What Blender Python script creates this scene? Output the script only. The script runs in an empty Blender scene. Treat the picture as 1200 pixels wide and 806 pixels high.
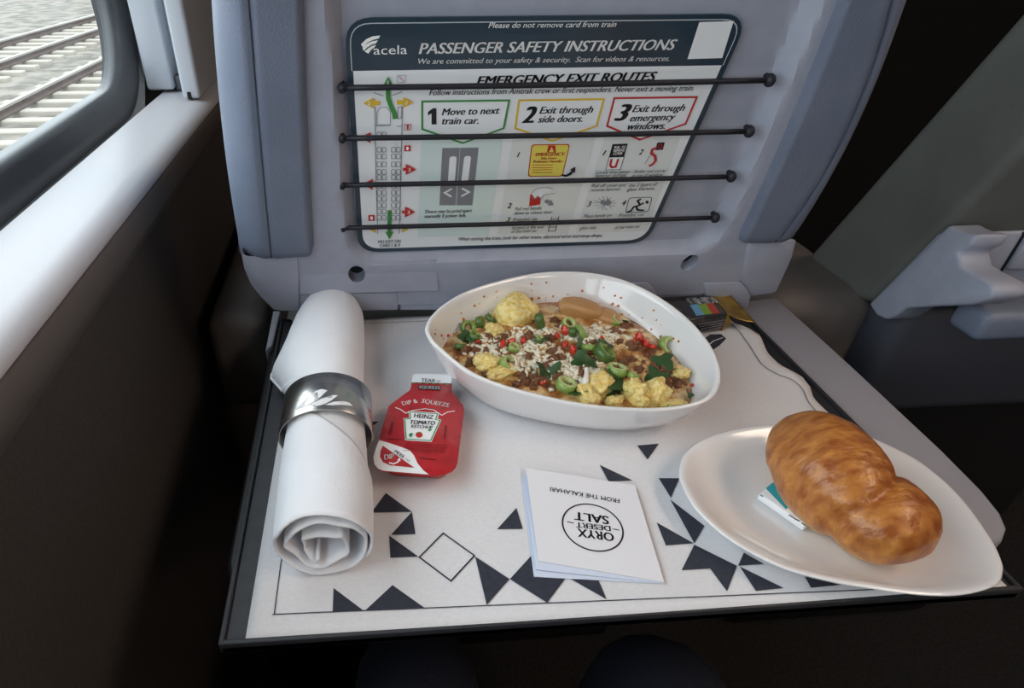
import bpy, bmesh, math, random
import numpy as np
from mathutils import Matrix, Vector, noise
random.seed(7)
SC = bpy.context.scene
COL = SC.collection

# ------------------------------------------------------------------ camera
EYE = np.array([0.0, 0.0, 0.345])            # metres; z = 0 is the tray surface, +Y is ahead, +X is the aisle
FPX, CX, CY = 720.0, 482.85, 444.47          # focal length and optical centre for a 1200 x 806 frame
PITCH, YAW, ROLL = 0.634015, -0.0731582, -0.00157678
def _axes():
    cp, sp = math.cos(PITCH), math.sin(PITCH)
    c, s = math.cos(YAW), math.sin(YAW)
    R = np.array([[c, -s, 0], [s, c, 0], [0, 0, 1]])
    fw, up, rt = R @ [0, cp, -sp], R @ [0, sp, cp], R @ [1, 0, 0]
    c, s = math.cos(ROLL), math.sin(ROLL)
    return fw, -s*rt + c*up, c*rt + s*up
FW, UP, RT = _axes()
cam = bpy.data.cameras.new('camera'); cam_o = bpy.data.objects.new('camera', cam); COL.objects.link(cam_o)
cam.sensor_width = 36; cam.sensor_fit = 'HORIZONTAL'; cam.lens = FPX/1200*36
cam.shift_x = (600-CX)/1200; cam.shift_y = (CY-403)/1200
cam.clip_start = 0.01; cam.clip_end = 300
cam_o.matrix_world = Matrix(((RT[0], UP[0], -FW[0], EYE[0]), (RT[1], UP[1], -FW[1], EYE[1]), (RT[2], UP[2], -FW[2], EYE[2]), (0, 0, 0, 1)))
SC.camera = cam_o

# ------------------------------------------------------------------ light
world = bpy.data.worlds.new('overcast_sky'); SC.world = world; world.use_nodes = True
wbg = world.node_tree.nodes['Background']
wbg.inputs[0].default_value = (0.87, 0.93, 1.0, 1); wbg.inputs[1].default_value = 3.8
SC.view_settings.view_transform = 'Standard'; SC.view_settings.look = 'None'
SC.view_settings.exposure = 0.0; SC.view_settings.gamma = 1.0; SC.view_settings.use_curve_mapping = False
SC.cycles.use_denoising = True
SC.cycles.max_bounces = 8; SC.cycles.transparent_max_bounces = 12
def area(name, loc, rot, sx, sy, energy, color, portal=False):
    l = bpy.data.lights.new(name, 'AREA'); l.shape = 'RECTANGLE'; l.size = sx; l.size_y = sy
    l.energy = energy; l.color = color
    if portal: l.cycles.is_portal = True
    o = bpy.data.objects.new(name, l); COL.objects.link(o); o.location = loc; o.rotation_euler = rot
    return o
area('daylight_window_portal', (-0.33, 0.135, 0.485), (0, -math.pi/2, 0), 0.62, 1.62, 1, (1, 1, 1), True)
area('daylight_window_portal', (-0.33, -1.75, 0.485), (0, -math.pi/2, 0), 0.62, 1.62, 1, (1, 1, 1), True)

# ------------------------------------------------------------------ helpers
def ray(u, v): return FW + RT*((u-CX)/FPX) - UP*((v-CY)/FPX)
def atz(u, v, z=0.0):
    d = ray(u, v); return EYE + d*((z-EYE[2])/d[2])
def atx(u, v, x):
    d = ray(u, v); return EYE + d*(x/d[0])
def aty(u, v, y):
    d = ray(u, v); return EYE + d*(y/d[1])
class Plane:
    """a flat surface in the scene: origin, two in-plane axes, normal"""
    def __init__(s, O, ex, ey):
        s.O = np.array(O, float); s.ex = np.array(ex, float)/np.linalg.norm(ex)
        ey = np.array(ey, float); ey = ey - s.ex*(ey@s.ex); s.ey = ey/np.linalg.norm(ey)
        s.n = np.cross(s.ex, s.ey)
        if s.n @ (EYE-s.O) < 0: s.n = -s.n
    def at(s, u, v, off=0.0):
        d = ray(u, v); t = ((s.O+s.n*off-EYE)@s.n)/(d@s.n); return EYE+d*t
    def uv(s, u, v):
        p = s.at(u, v)-s.O; return np.array([p@s.ex, p@s.ey])
    def p(s, a, b, off=0.0): return s.O+s.ex*a+s.ey*b+s.n*off
LEAN = 0.3366632
SEAT = Plane((0, 0.585, 0), (1, 0, 0), (0, -math.sin(LEAN), math.cos(LEAN)))

def lin(c):
    return tuple((x/255/12.92) if x/255 <= 0.04045 else ((x/255+0.055)/1.055)**2.4 for x in c)
MATS = {}
def mat(name, rgb, rough=0.5, metal=0.0, rgb2=None, nscale=30, bump=0.0, bscale=200, coat=0.0, spec=0.5, sheen=0.0, ramp=(0.4, 0.6), sss=0.0, detail=4, stretch=None):
    m = bpy.data.materials.new(name); m.use_nodes = True; nt = m.node_tree; b = nt.nodes['Principled BSDF']
    N, L = nt.nodes.new, nt.links.new
    b.inputs['Base Color'].default_value = (*lin(rgb), 1); b.inputs['Roughness'].default_value = rough
    b.inputs['Metallic'].default_value = metal; b.inputs['Coat Weight'].default_value = coat
    b.inputs['Coat Roughness'].default_value = 0.08
    b.inputs['Specular IOR Level'].default_value = spec; b.inputs['Sheen Weight'].default_value = sheen
    if sss: b.inputs['Subsurface Weight'].default_value = sss; b.inputs['Subsurface Radius'].default_value = (0.01, 0.005, 0.003); b.inputs['Subsurface Scale'].default_value = 0.3
    tc = N('ShaderNodeTexCoord'); vec = tc.outputs['Object']
    if stretch:
        mp = N('ShaderNodeMapping'); mp.inputs['Scale'].default_value = stretch; L(vec, mp.inputs['Vector']); vec = mp.outputs[0]
    if rgb2:
        n = N('ShaderNodeTexNoise'); n.inputs['Scale'].default_value = nscale; n.inputs['Detail'].default_value = detail
        L(vec, n.inputs['Vector'])
        r = N('ShaderNodeValToRGB'); e = r.color_ramp.elements
        e[0].position, e[1].position = ramp; e[0].color = (*lin(rgb), 1); e[1].color = (*lin(rgb2), 1)
        L(n.outputs['Fac'], r.inputs['Fac']); L(r.outputs['Color'], b.inputs['Base Color'])
    if bump:
        n = N('ShaderNodeTexNoise'); n.inputs['Scale'].default_value = bscale; n.inputs['Detail'].default_value = 3
        L(vec, n.inputs['Vector'])
        bp = N('ShaderNodeBump'); bp.inputs['Strength'].default_value = bump; bp.inputs['Distance'].default_value = 0.002
        L(n.outputs['Fac'], bp.inputs['Height']); L(bp.outputs['Normal'], b.inputs['Normal'])
    MATS[name] = m; return m
M = MATS
mat('grey_plastic', (160, 164, 180), 0.42, rgb2=(165, 169, 185), nscale=60, bump=0.12, bscale=1400)
mat('grey_arm', (158, 158, 168), 0.45, bump=0.12, bscale=1400)
mat('leather', (108, 117, 136), 0.48, rgb2=(114, 122, 141), nscale=20, bump=0.25, bscale=700)
mat('leather_dark', (94, 95, 91), 0.6, rgb2=(99, 100, 96), nscale=20, bump=0.25, bscale=700)
mat('seam_thread', (70, 76, 92), 0.7)
mat('black_plastic', (24, 24, 26), 0.4, bump=0.08, bscale=900)
mat('tray_black', (40, 41, 46), 0.5, rgb2=(46, 47, 52), nscale=80, bump=0.15, bscale=1200)
mat('dark_gap', (8, 8, 9), 0.8)
mat('cord_black', (22, 24, 34), 0.55, bump=0.1, bscale=900)
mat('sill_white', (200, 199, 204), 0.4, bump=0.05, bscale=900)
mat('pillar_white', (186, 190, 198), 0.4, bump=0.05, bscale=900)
mat('ledge_shaded', (104, 96, 92), 0.6, bump=0.05, bscale=700)  # darker ledge colour with the shade of its inner face put in
mat('window_lining', (44, 46, 48), 0.5, bump=0.05)
mat('rubber', (86, 90, 94), 0.35, rgb2=(74, 78, 82), nscale=6, bump=0.05)
mat('wall_dark', (70, 65, 61), 0.9, rgb2=(63, 58, 55), nscale=300, bump=0.4, bscale=900)
mat('carpet', (26, 25, 26), 1.0, rgb2=(14, 14, 15), nscale=160, bump=0.6, bscale=500, detail=2)
mat('cabin_wall', (120, 118, 116), 0.8, bump=0.05)
mat('cabin_dark', (24, 24, 25), 0.9)
mat('ceiling_white', (190, 188, 184), 0.7)
mat('base_blue', (62, 64, 74), 0.6, bump=0.1, bscale=700)
mat('armrest_dark', (96, 92, 90), 0.6, bump=0.15, bscale=700)
mat('armrest_brown', (112, 102, 98), 0.6, bump=0.15, bscale=700)
mat('porcelain', (238, 236, 236), 0.12, coat=0.6, rgb2=(234, 232, 233), nscale=8)
mat('linen', (236, 236, 240), 0.85, rgb2=(230, 230, 235), nscale=14, sheen=0.1, bump=0.12, bscale=900)
mat('mat_linen', (224, 223, 226), 0.9, rgb2=(216, 215, 218), nscale=320, stretch=(1, 2.2, 1), detail=6, bump=0.06, bscale=500, ramp=(0.3, 0.7))
mat('mat_ink', (44, 47, 60), 0.85, rgb2=(50, 53, 66), nscale=300)
mat('steel', (222, 220, 216), 0.26, metal=1.0, rgb2=(200, 198, 194), nscale=40, stretch=(1, 40, 1))
mat('card_navy', (38, 58, 72), 0.3, coat=0.3)
mat('card_white', (236, 239, 243), 0.3, coat=0.2)
mat('card_tint', (214, 231, 230), 0.3, coat=0.2)
mat('card_tint_grey', (224, 228, 228), 0.3, coat=0.2)
mat('ink_black', (24, 24, 30), 0.4)
mat('ink_white', (252, 252, 252), 0.4)
mat('ink_grey', (128, 130, 138), 0.4)
mat('ink_light', (190, 196, 204), 0.4)
mat('ink_green', (60, 140, 66), 0.4)
mat('ink_yellow', (226, 186, 48), 0.4)
mat('ink_red', (190, 40, 38), 0.4)
mat('sign_yellow', (230, 214, 96), 0.4)
mat('ketchup_red', (186, 40, 46), 0.22, rgb2=(170, 33, 40), nscale=90, coat=0.3, bump=0.08, bscale=160)
mat('ketchup_tub', (178, 30, 34), 0.25, coat=0.3)
mat('foil_white', (240, 240, 242), 0.25, coat=0.3)
mat('foil_silver', (200, 202, 206), 0.3, metal=0.8)
mat('label_green', (40, 140, 80), 0.4)
mat('ink_darkred', (120, 20, 28), 0.4)
mat('paper', (232, 231, 236), 0.7, bump=0.04, bscale=600)
mat('paper_blue', (214, 222, 240), 0.7)
mat('bar_wrap', (44, 42, 44), 0.25, coat=0.4, rgb2=(92, 84, 70), nscale=120, ramp=(0.55, 0.75))
mat('bar_wrap_dark', (34, 34, 38), 0.3, coat=0.3)
mat('bar_gold', (170, 138, 62), 0.32, metal=0.55, rgb2=(140, 110, 48), nscale=60)
mat('stripe_blue', (110, 168, 208), 0.35); mat('stripe_green', (126, 164, 48), 0.35); mat('stripe_red', (186, 62, 44), 0.35)
mat('butter_teal', (44, 168, 188), 0.3, coat=0.3)
mat('bread', (150, 80, 32), 0.36, rgb2=(206, 138, 68), nscale=85, ramp=(0.34, 0.74), bump=0.6, bscale=170, coat=0.15, detail=9, stretch=(1, 1.7, 1))
def pale_base(m, rgb, z0, z1):
    # crust colour gives way to the pale, less baked dough low on the roll
    nt = m.node_tree; N, L = nt.nodes.new, nt.links.new; b = nt.nodes['Principled BSDF']; src = b.inputs['Base Color'].links[0].from_socket
    tc = N('ShaderNodeTexCoord'); sp = N('ShaderNodeSeparateXYZ'); L(tc.outputs['Object'], sp.inputs[0])
    n = N('ShaderNodeTexNoise'); n.inputs['Scale'].default_value = 60; L(tc.outputs['Object'], n.inputs['Vector'])
    ad = N('ShaderNodeMath'); ad.operation = 'MULTIPLY_ADD'; ad.inputs[1].default_value = 0.016; L(n.outputs['Fac'], ad.inputs[0]); L(sp.outputs['Z'], ad.inputs[2])
    mr = N('ShaderNodeMapRange'); mr.inputs['From Min'].default_value = z0+0.008; mr.inputs['From Max'].default_value = z1+0.008; L(ad.outputs[0], mr.inputs['Value'])
    mx = N('ShaderNodeMix'); mx.data_type = 'RGBA'; L(mr.outputs[0], mx.inputs[0]); mx.inputs[6].default_value = (*lin(rgb), 1); L(src, mx.inputs[7]); L(mx.outputs[2], b.inputs['Base Color'])
pale_base(MATS['bread'], (206, 158, 92), 0.004, 0.018)
mat('egg', (234, 200, 104), 0.45, rgb2=(248, 230, 166), nscale=4, bump=0.7, bscale=9, sss=0.15)
mat('sauce', (150, 96, 48), 0.25, rgb2=(214, 176, 118), nscale=70, ramp=(0.35, 0.62), bump=1.0, bscale=170, coat=0.45, detail=8)
_r = MATS['sauce'].node_tree.nodes['Color Ramp'] if 'Color Ramp' in MATS['sauce'].node_tree.nodes else [n for n in MATS['sauce'].node_tree.nodes if n.type == 'VALTORGB'][0]
for _p, _c in ((0.30, (112, 66, 38)), (0.42, (164, 108, 58)), (0.50, (200, 158, 100)), (0.56, (226, 198, 150)), (0.66, (196, 128, 62))):
    _e = _r.color_ramp.elements.new(_p); _e.color = (*lin(_c), 1)
mat('beef', (104, 62, 38), 0.35, rgb2=(158, 104, 66), nscale=90, bump=0.6, bscale=260, coat=0.2)
mat('potato', (176, 126, 76), 0.35, rgb2=(198, 150, 96), nscale=60, bump=0.3, bscale=120, coat=0.2)
mat('scallion_green', (62, 92, 40), 0.35, coat=0.2, rgb2=(84, 116, 54), nscale=90); mat('scallion_pale', (184, 196, 128), 0.35, coat=0.2); mat('scallion_light', (122, 150, 70), 0.35, coat=0.2, rgb2=(146, 170, 92), nscale=90)
mat('herb', (38, 66, 34), 0.5, rgb2=(58, 90, 44), nscale=150)
mat('pepper_red', (206, 56, 36), 0.22, coat=0.4)
mat('sauce_orange', (196, 118, 52), 0.3, coat=0.3)
mat('cheese', (236, 226, 204), 0.45, sss=0.1)
mat('cream', (244, 238, 228), 0.35)
mat('denim', (26, 30, 46), 0.9, rgb2=(32, 37, 54), nscale=300, bump=0.3, bscale=900)
mat('ballast', (98, 93, 86), 0.95, rgb2=(138, 132, 122), nscale=2.2, bump=0.6, bscale=9, detail=9)
mat('tie_concrete', (164, 157, 146), 0.9, bump=0.3, bscale=40)
mat('rail_rust', (84, 70, 64), 0.7, rgb2=(74, 63, 58), nscale=4)
mat('rail_bright', (170, 166, 163), 0.35, metal=0.6)
def emis(name, rgb, e):
    m = bpy.data.materials.new(name); m.use_nodes = True; b = m.node_tree.nodes['Principled BSDF']
    b.inputs['Emission Color'].default_value = (*rgb, 1); b.inputs['Emission Strength'].default_value = e
    b.inputs['Base Color'].default_value = (.8, .8, .8, 1); MATS[name] = m
emis('lamp_warm', (1.0, 0.78, 0.62), 10.0)
def glass_mat():
    m = bpy.data.materials.new('window_glass'); m.use_nodes = True; nt = m.node_tree; nt.nodes.clear()
    N, L = nt.nodes.new, nt.links.new
    t = N('ShaderNodeBsdfTransparent'); t.inputs[0].default_value = (0.86, 0.91, 0.89, 1)
    g = N('ShaderNodeBsdfGlossy'); g.inputs['Roughness'].default_value = 0.05
    f = N('ShaderNodeFresnel'); f.inputs[0].default_value = 1.3
    x = N('ShaderNodeMixShader'); o = N('ShaderNodeOutputMaterial')
    L(f.outputs[0], x.inputs[0]); L(t.outputs[0], x.inputs[1]); L(g.outputs[0], x.inputs[2]); L(x.outputs[0], o.inputs[0])
    MATS['window_glass'] = m
glass_mat()

WM = {}                                       # world matrix of every object built (no depsgraph update needed)
def thing(name, label, cat, loc=(0, 0, 0), group=None, kind=None):
    o = bpy.data.objects.new(name, None); COL.objects.link(o); o.empty_display_size = 0.02
    o.location = tuple(float(x) for x in loc); WM[o] = Matrix.Translation(o.location)
    return tag(o, label, cat, group, kind)
def tag(o, label=None, cat=None, group=None, kind=None):
    for k, v in (('label', label), ('category', cat), ('group', group), ('kind', kind)):
        if v: o[k] = v
    return o
def obj(name, verts, faces, m, parent=None, smooth=False, bevel=0, seg=2, base=None, mi=None, solid=0, sub=0, angle=40):
    """one mesh object; verts are world positions. A top-level mesh gets its origin at base (or the lowest middle point)."""
    V = np.array(verts, float)
    if parent is not None: W = WM[parent]
    else:
        if base is None: base = (V[:, 0].min()/2+V[:, 0].max()/2, V[:, 1].min()/2+V[:, 1].max()/2, V[:, 2].min())
        W = Matrix.Translation(Vector([float(x) for x in base]))
    A = np.array(W.inverted()); V = V @ A[:3, :3].T + A[:3, 3]
    me = bpy.data.meshes.new(name); me.from_pydata(V.tolist(), [], [list(map(int, f)) for f in faces]); me.update()
    ms = m if isinstance(m, (list, tuple)) else [m]
    for k in ms: me.materials.append(MATS[k])
    if mi is not None: me.polygons.foreach_set('material_index', mi)
    if smooth: me.polygons.foreach_set('use_smooth', [True]*len(me.polygons))
    o = bpy.data.objects.new(name, me); COL.objects.link(o)
    if parent is not None: o.parent = parent
    else: o.matrix_world = W
    WM[o] = W
    if solid:
        s = o.modifiers.new('thickness', 'SOLIDIFY'); s.thickness = solid; s.offset = 0
    if bevel:
        b = o.modifiers.new('bevel', 'BEVEL'); b.width = bevel; b.segments = seg; b.limit_method = 'ANGLE'; b.angle_limit = math.radians(angle)
        me.polygons.foreach_set('use_smooth', [True]*len(me.polygons))
        b.harden_normals = False
    if sub:
        s = o.modifiers.new('subdivision', 'SUBSURF'); s.levels = sub; s.render_levels = sub
    return o
def fix(verts, faces):
    """consistent outward normals"""
    bm = bmesh.new(); vs = [bm.verts.new([float(c) for c in v]) for v in verts]
    for f in faces:
        try: bm.faces.new([vs[i] for i in f])
        except ValueError: pass
    bmesh.ops.recalc_face_normals(bm, faces=bm.faces); bm.verts.index_update()
    out = [tuple(v.co) for v in bm.verts], [[v.index for v in f.verts] for f in bm.faces]
    bm.free(); return out
def box(name, x0, x1, y0, y1, z0, z1, m, parent=None, bevel=0.002, seg=2, frame=None, **k):
    P = [(x0, y0, z0), (x1, y0, z0), (x1, y1, z0), (x0, y1, z0), (x0, y0, z1), (x1, y0, z1), (x1, y1, z1), (x0, y1, z1)]
    F = [(0, 3, 2, 1), (4, 5, 6, 7), (0, 1, 5, 4), (1, 2, 6, 5), (2, 3, 7, 6), (3, 0, 4, 7)]
    if frame is not None: P = [frame.p(a, c, b) for a, b, c in P]     # x along ex, y along the normal, z along ey
    P, F = fix(P, F)
    return obj(name, P, F, m, parent, bevel=bevel, seg=seg, **k)
def prism(name, pts, vec, m, parent=None, bevel=0, seg=2, **k):
    """closed outline (world points) pushed along vec"""
    n = len(pts); A = [np.array(p, float) for p in pts]; V = A+[p+np.array(vec) for p in A]
    F = [list(range(n)), list(range(2*n-1, n-1, -1))]+[[i, (i+1) % n, n+(i+1) % n, n+i] for i in range(n)]
    V, F = fix(V, F)
    return obj(name, V, F, m, parent, bevel=bevel, seg=seg, **k)
def flat(name, pts, m, parent, **k): return obj(name, pts, [list(range(len(pts)))], m, parent, **k)
def grid_faces(r, c, wrapc=False, wrapr=False):
    F = []
    for i in range(r if wrapr else r-1):
        for j in range(c if wrapc else c-1):
            F.append((i*c+j, i*c+(j+1) % c, ((i+1) % r)*c+(j+1) % c, ((i+1) % r)*c+j))
    return F
def tube_geo(pts, rad, n=8, closed=False):
    pts = [np.array(p, float) for p in pts]; V = []; k = len(pts)
    for i, p in enumerate(pts):
        a = pts[(i-1) % k] if (closed or i > 0) else p; b = pts[(i+1) % k] if (closed or i < k-1) else p
        t = (b-a)/np.linalg.norm(b-a); h = np.array([0, 0, 1.]) if abs(t[2]) < 0.9 else np.array([1., 0, 0])
        s = np.cross(t, h); s /= np.linalg.norm(s); w = np.cross(s, t); r = rad[i] if hasattr(rad, '__len__') else rad
        V += [p+r*(math.cos(q)*s+math.sin(q)*w) for q in [2*math.pi*j/n for j in range(n)]]
    F = grid_faces(k, n, True, closed)
    if not closed: F += [list(range(n-1, -1, -1)), [(k-1)*n+j for j in range(n)]]
    return V, F
def tube(name, pts, rad, m, parent=None, n=8, closed=False, **k):
    V, F = tube_geo(pts, rad, n, closed); V, F = fix(V, F)
    return obj(name, V, F, m, parent, smooth=True, **k)
def smooth_loop(P, n, closed=True):
    P = [np.array(p, float) for p in P]; k = len(P); out = []
    seglen = k if closed else k-1
    for i in range(n):
        t = i*seglen/(n if closed else n-1); j = min(int(t), seglen-1); f = t-j
        g = (lambda q: P[q % k]) if closed else (lambda q: P[max(0, min(k-1, q))])
        a, b, c, d = g(j-1), g(j), g(j+1), g(j+2)
        out.append(0.5*((2*b)+(c-a)*f+(2*a-5*b+4*c-d)*f*f+(3*b-a-3*c+d)*f**3))
    return out
def blob_geo(r=1.0, amp=0.25, freq=1.6, seed=0, subd=2, cube=0.0):
    bm = bmesh.new(); bmesh.ops.create_icosphere(bm, subdivisions=subd, radius=1)
    o = Vector((seed*3.1, seed*1.7, seed))
    for v in bm.verts:
        c = v.co.copy(); q = sum(abs(x)**5 for x in c)**0.2
        k = (1-cube)+cube/q
        k *= 1+amp*noise.noise(c*freq+o)+amp*0.45*noise.noise(c*freq*2.3+o)+amp*0.2*noise.noise(c*freq*5+o)
        v.co = c*k*r
    bm.verts.index_update()
    out = [tuple(v.co) for v in bm.verts], [[v.index for v in f.verts] for f in bm.faces]; bm.free(); return out
def mesh_data(name, V, F, mats, mi=None, smooth=True):
    me = bpy.data.meshes.new(name); me.from_pydata([tuple(map(float, v)) for v in V], [], [list(map(int, f)) for f in F]); me.update()
    for k in mats: me.materials.append(MATS[k])
    if mi is not None: me.polygons.foreach_set('material_index', mi)
    if smooth: me.polygons.foreach_set('use_smooth', [True]*len(me.polygons))
    return me
def inst(name, me, loc, rot=(0, 0, 0), sc=(1, 1, 1), parent=None):
    o = bpy.data.objects.new(name, me); COL.objects.link(o)
    o.location = tuple(map(float, loc)); o.rotation_euler = rot; o.scale = sc if hasattr(sc, '__len__') else (sc,)*3
    if parent is not None: o.parent = parent
    return o
# --- lettering
_glyph = {}
def text_geo(s, shear=0.0, bold=0.0):
    key = (s, shear, bold)
    if key not in _glyph:
        cu = bpy.data.curves.new('lettering', 'FONT'); cu.body = s; cu.shear = shear; cu.resolution_u = 3; cu.fill_mode = 'FRONT'
        t = bpy.data.objects.new('lettering', cu); COL.objects.link(t)
        dg = bpy.context.evaluated_depsgraph_get(); dg.update()
        me = bpy.data.meshes.new_from_object(t.evaluated_get(dg))
        V = np.array([v.co[:] for v in me.vertices]) if len(me.vertices) else np.zeros((0, 3)); F = [list(p.vertices) for p in me.polygons]
        bpy.data.objects.remove(t); bpy.data.curves.remove(cu); bpy.data.meshes.remove(me)
        if bold and len(V):                      # heavier strokes: the outline laid down three times side by side
            n = len(V); k = bold*2.2; V = np.vstack([V+np.array([d, 0, 0]) for d in (-k, 0, k)]); F = [[i+m*n for i in f] for m in range(3) for f in F]
        _glyph[key] = (V, F)
    return _glyph[key]
CAP = None
def text(s, pl, L, R, hpx, m, parent, off=0.0004, italic=False, bold=0.0, name='printed_text', pix=True, warp=None):
    """lettering s laid on plane pl: baseline from photo point L to R, capitals hpx tall"""
    global CAP
    if CAP is None: CAP = text_geo('H')[0][:, 1].max()
    V, F = text_geo(s, 0.22 if italic else 0.0, bold)
    a, b, t = pl.uv(*L), pl.uv(*R), pl.uv(L[0], L[1]-hpx)
    e = (b-a)/np.linalg.norm(b-a); q = np.array([-e[1], e[0]]); h = (t-a)@q
    if h < 0 and False: q, h = -q, -h
    x0, x1 = V[:, 0].min(), V[:, 0].max(); sx = np.linalg.norm(b-a)/(x1-x0); sy = h/CAP
    W = []
    for x, y, _ in V:
        w = a+e*(x-x0)*sx+q*y*sy
        W.append(pl.p(w[0], w[1], off) if warp is None else warp(w))
    return obj(name, W, F, m, parent)
def pp(pl, pts, off): return [pl.at(u, v, 0)+pl.n*off for u, v in pts]
def stroke_geo(P2, w, closed=False):
    """flat ribbon of width w along a 2-D polyline"""
    P2 = [np.array(p, float) for p in P2]; n = len(P2); Lf, Rt = [], []
    for i, p in enumerate(P2):
        a = P2[(i-1) % n] if closed or i > 0 else None; b = P2[(i+1) % n] if closed or i < n-1 else None
        d1 = (p-a)/np.linalg.norm(p-a) if a is not None else None; d2 = (b-p)/np.linalg.norm(b-p) if b is not None else None
        if d1 is None: d1 = d2
        if d2 is None: d2 = d1
        nn = np.array([-(d1+d2)[1], (d1+d2)[0]]); nn = nn/max(np.linalg.norm(nn), 1e-6)
        k = 1/max(0.4, nn@np.array([-d1[1], d1[0]]))
        Lf.append(p+nn*k*w/2); Rt.append(p-nn*k*w/2)
    V = Lf+Rt; F = [(i, (i+1) % n, n+(i+1) % n, n+i) for i in range(n if closed else n-1)]
    return V, F
def strokes(name, lines, pl, w, m, parent, off=0.0004, closed=False):
    """several thin printed lines (photo points) joined into one flat print"""
    V, F = [], []
    for ln in lines:
        v, f = stroke_geo([pl.uv(*p) for p in ln], w, closed); k = len(V)
        V += [pl.p(a, b, off) for a, b in v]; F += [[i+k for i in q] for q in f]
    return obj(name, V, F, m, parent)
def rounded(pts, r, n=6):
    """round the corners of a 2-D/3-D polygon"""
    P = [np.array(p, float) for p in pts]; out = []; k = len(P)
    for i, p in enumerate(P):
        a, b = P[i-1], P[(i+1) % k]; ra = r[i] if hasattr(r, '__len__') else r
        d1, d2 = (a-p), (b-p); l1, l2 = np.linalg.norm(d1), np.linalg.norm(d2); q = min(ra, l1*0.45, l2*0.45)
        if q <= 1e-6: out.append(p); continue
        s, e = p+d1/l1*q, p+d2/l2*q
        for j in range(n+1):
            t = j/n; out.append((1-t)**2*s+2*t*(1-t)*p+t*t*e)
    return out

# ================================================================== THE SETTING
FLOOR = -0.70
def struct(o): o['kind'] = 'structure'; return o
struct(box('floor', -0.35, 3.0, -3.0, 2.4, FLOOR-0.05, FLOOR, 'carpet', bevel=0))
struct(box('ceiling', -0.40, 3.0, -3.0, 2.4, 1.55, 1.60, 'ceiling_white', bevel=0))
struct(box('wall_right', 2.95, 3.0, -3.0, 2.4, FLOOR, 1.55, 'cabin_wall', bevel=0))
struct(box('wall_front', -0.35, 2.95, 2.35, 2.4, FLOOR, 1.55, 'cabin_dark', bevel=0))
struct(box('wall_back', -0.35, 2.95, -3.0, -2.95, FLOOR, 1.55, 'cabin_wall', bevel=0))
# side wall: lower lining, window openings with rounded corners above
XG, XS0, XS1, ZS = -0.3143, -0.2838, -0.2005, 0.160     # glass plane, back and inner edge of the ledge, ledge height
struct(box('wall_left', -0.30, -0.215, -2.95, 2.35, FLOOR, 0.125, 'wall_dark', bevel=0))
def rrect(y0, y1, z0, z1, r, n=10):
    o = []
    for cy, cz, a0 in ((y1-r, z0+r, -90), (y1-r, z1-r, 0), (y0+r, z1-r, 90), (y0+r, z0+r, 180)):
        for j in range(n+1):
            a = math.radians(a0+90*j/n); o.append((cy+r*math.cos(a), cz+r*math.sin(a)))
    return o
def pane_wall(name, y0, y1, wy0, wy1, wz0, wz1):
    """upper wall panel with one rounded window hole"""
    n = 11; inner = rrect(wy0, wy1, wz0, wz1, 0.085)
    outer = []
    for i, (cy, cz) in enumerate(((y1, 0.10), (y1, 1.55), (y0, 1.55), (y0, 0.10))):
        outer += [(cy, cz)]*n
    V = [(-0.345, *p) for p in inner]+[(-0.345, *p) for p in outer]; k = 4*n
    V += [(-0.33, *p) for p in inner]+[(-0.33, *p) for p in outer]
    F = []
    for i in range(k):
        j = (i+1) % k
        for q in ((i, j, k+j, k+i), (2*k+i, 2*k+j, 3*k+j, 3*k+i), (i, j, 2*k+j, 2*k+i)):
            F.append(q)
    # drop degenerate corner quads
    G = []
    for f in F:
        pts = []
        for q in f:
            if not pts or np.linalg.norm(np.array(V[q])-np.array(V[pts[-1]])) > 1e-7: pts.append(q)
        if np.linalg.norm(np.array(V[pts[0]])-np.array(V[pts[-1]])) < 1e-7: pts.pop()
        if len(pts) > 2: G.append(pts)
    return obj(name, V, G, 'window_lining')
WZ0, WZ1 = 0.180, 0.80
WINS = ((-0.68, 0.945), (-2.56, -0.94))
pw = struct(pane_wall('wall_left_upper', -0.80, 2.35, WINS[0][0]-0.012, WINS[0][1]+0.012, WZ0-0.012, WZ1+0.012))
struct(pane_wall('wall_left_upper', -2.95, -0.80, WINS[1][0]-0.012, WINS[1][1]+0.012, WZ0-0.012, WZ1+0.012))
def window(idx, y0, y1):
    g = struct(flat('window_%d' % idx, [(-0.335, *p) for p in rrect(y0-0.016, y1+0.016, WZ0-0.016, WZ1+0.016, 0.085)], 'window_glass', None))
    # rubber gasket: swept rounded ring, sloping from the glass out to the lining
    rings = []
    for d, x in ((0.012, -0.3346), (0.0, -0.3346), (0.0, -0.318), (0.006, -0.312), (0.026, -0.306), (0.034, -0.303), (0.040, -0.312), (0.090, -0.316), (0.090, -0.3290)):
        rings.append([(x, *p) for p in rrect(y0-d, y1+d, WZ0-d, WZ1+d, 0.085+d)])
    k = len(rings[0]); V = [p for r in rings for p in r]; F = grid_faces(len(rings), k, True)
    V, F = fix(V, F)
    obj('window_gasket', V, F, 'rubber', g, smooth=True)
window(1, *WINS[0]); window(2, *WINS[1])
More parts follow.
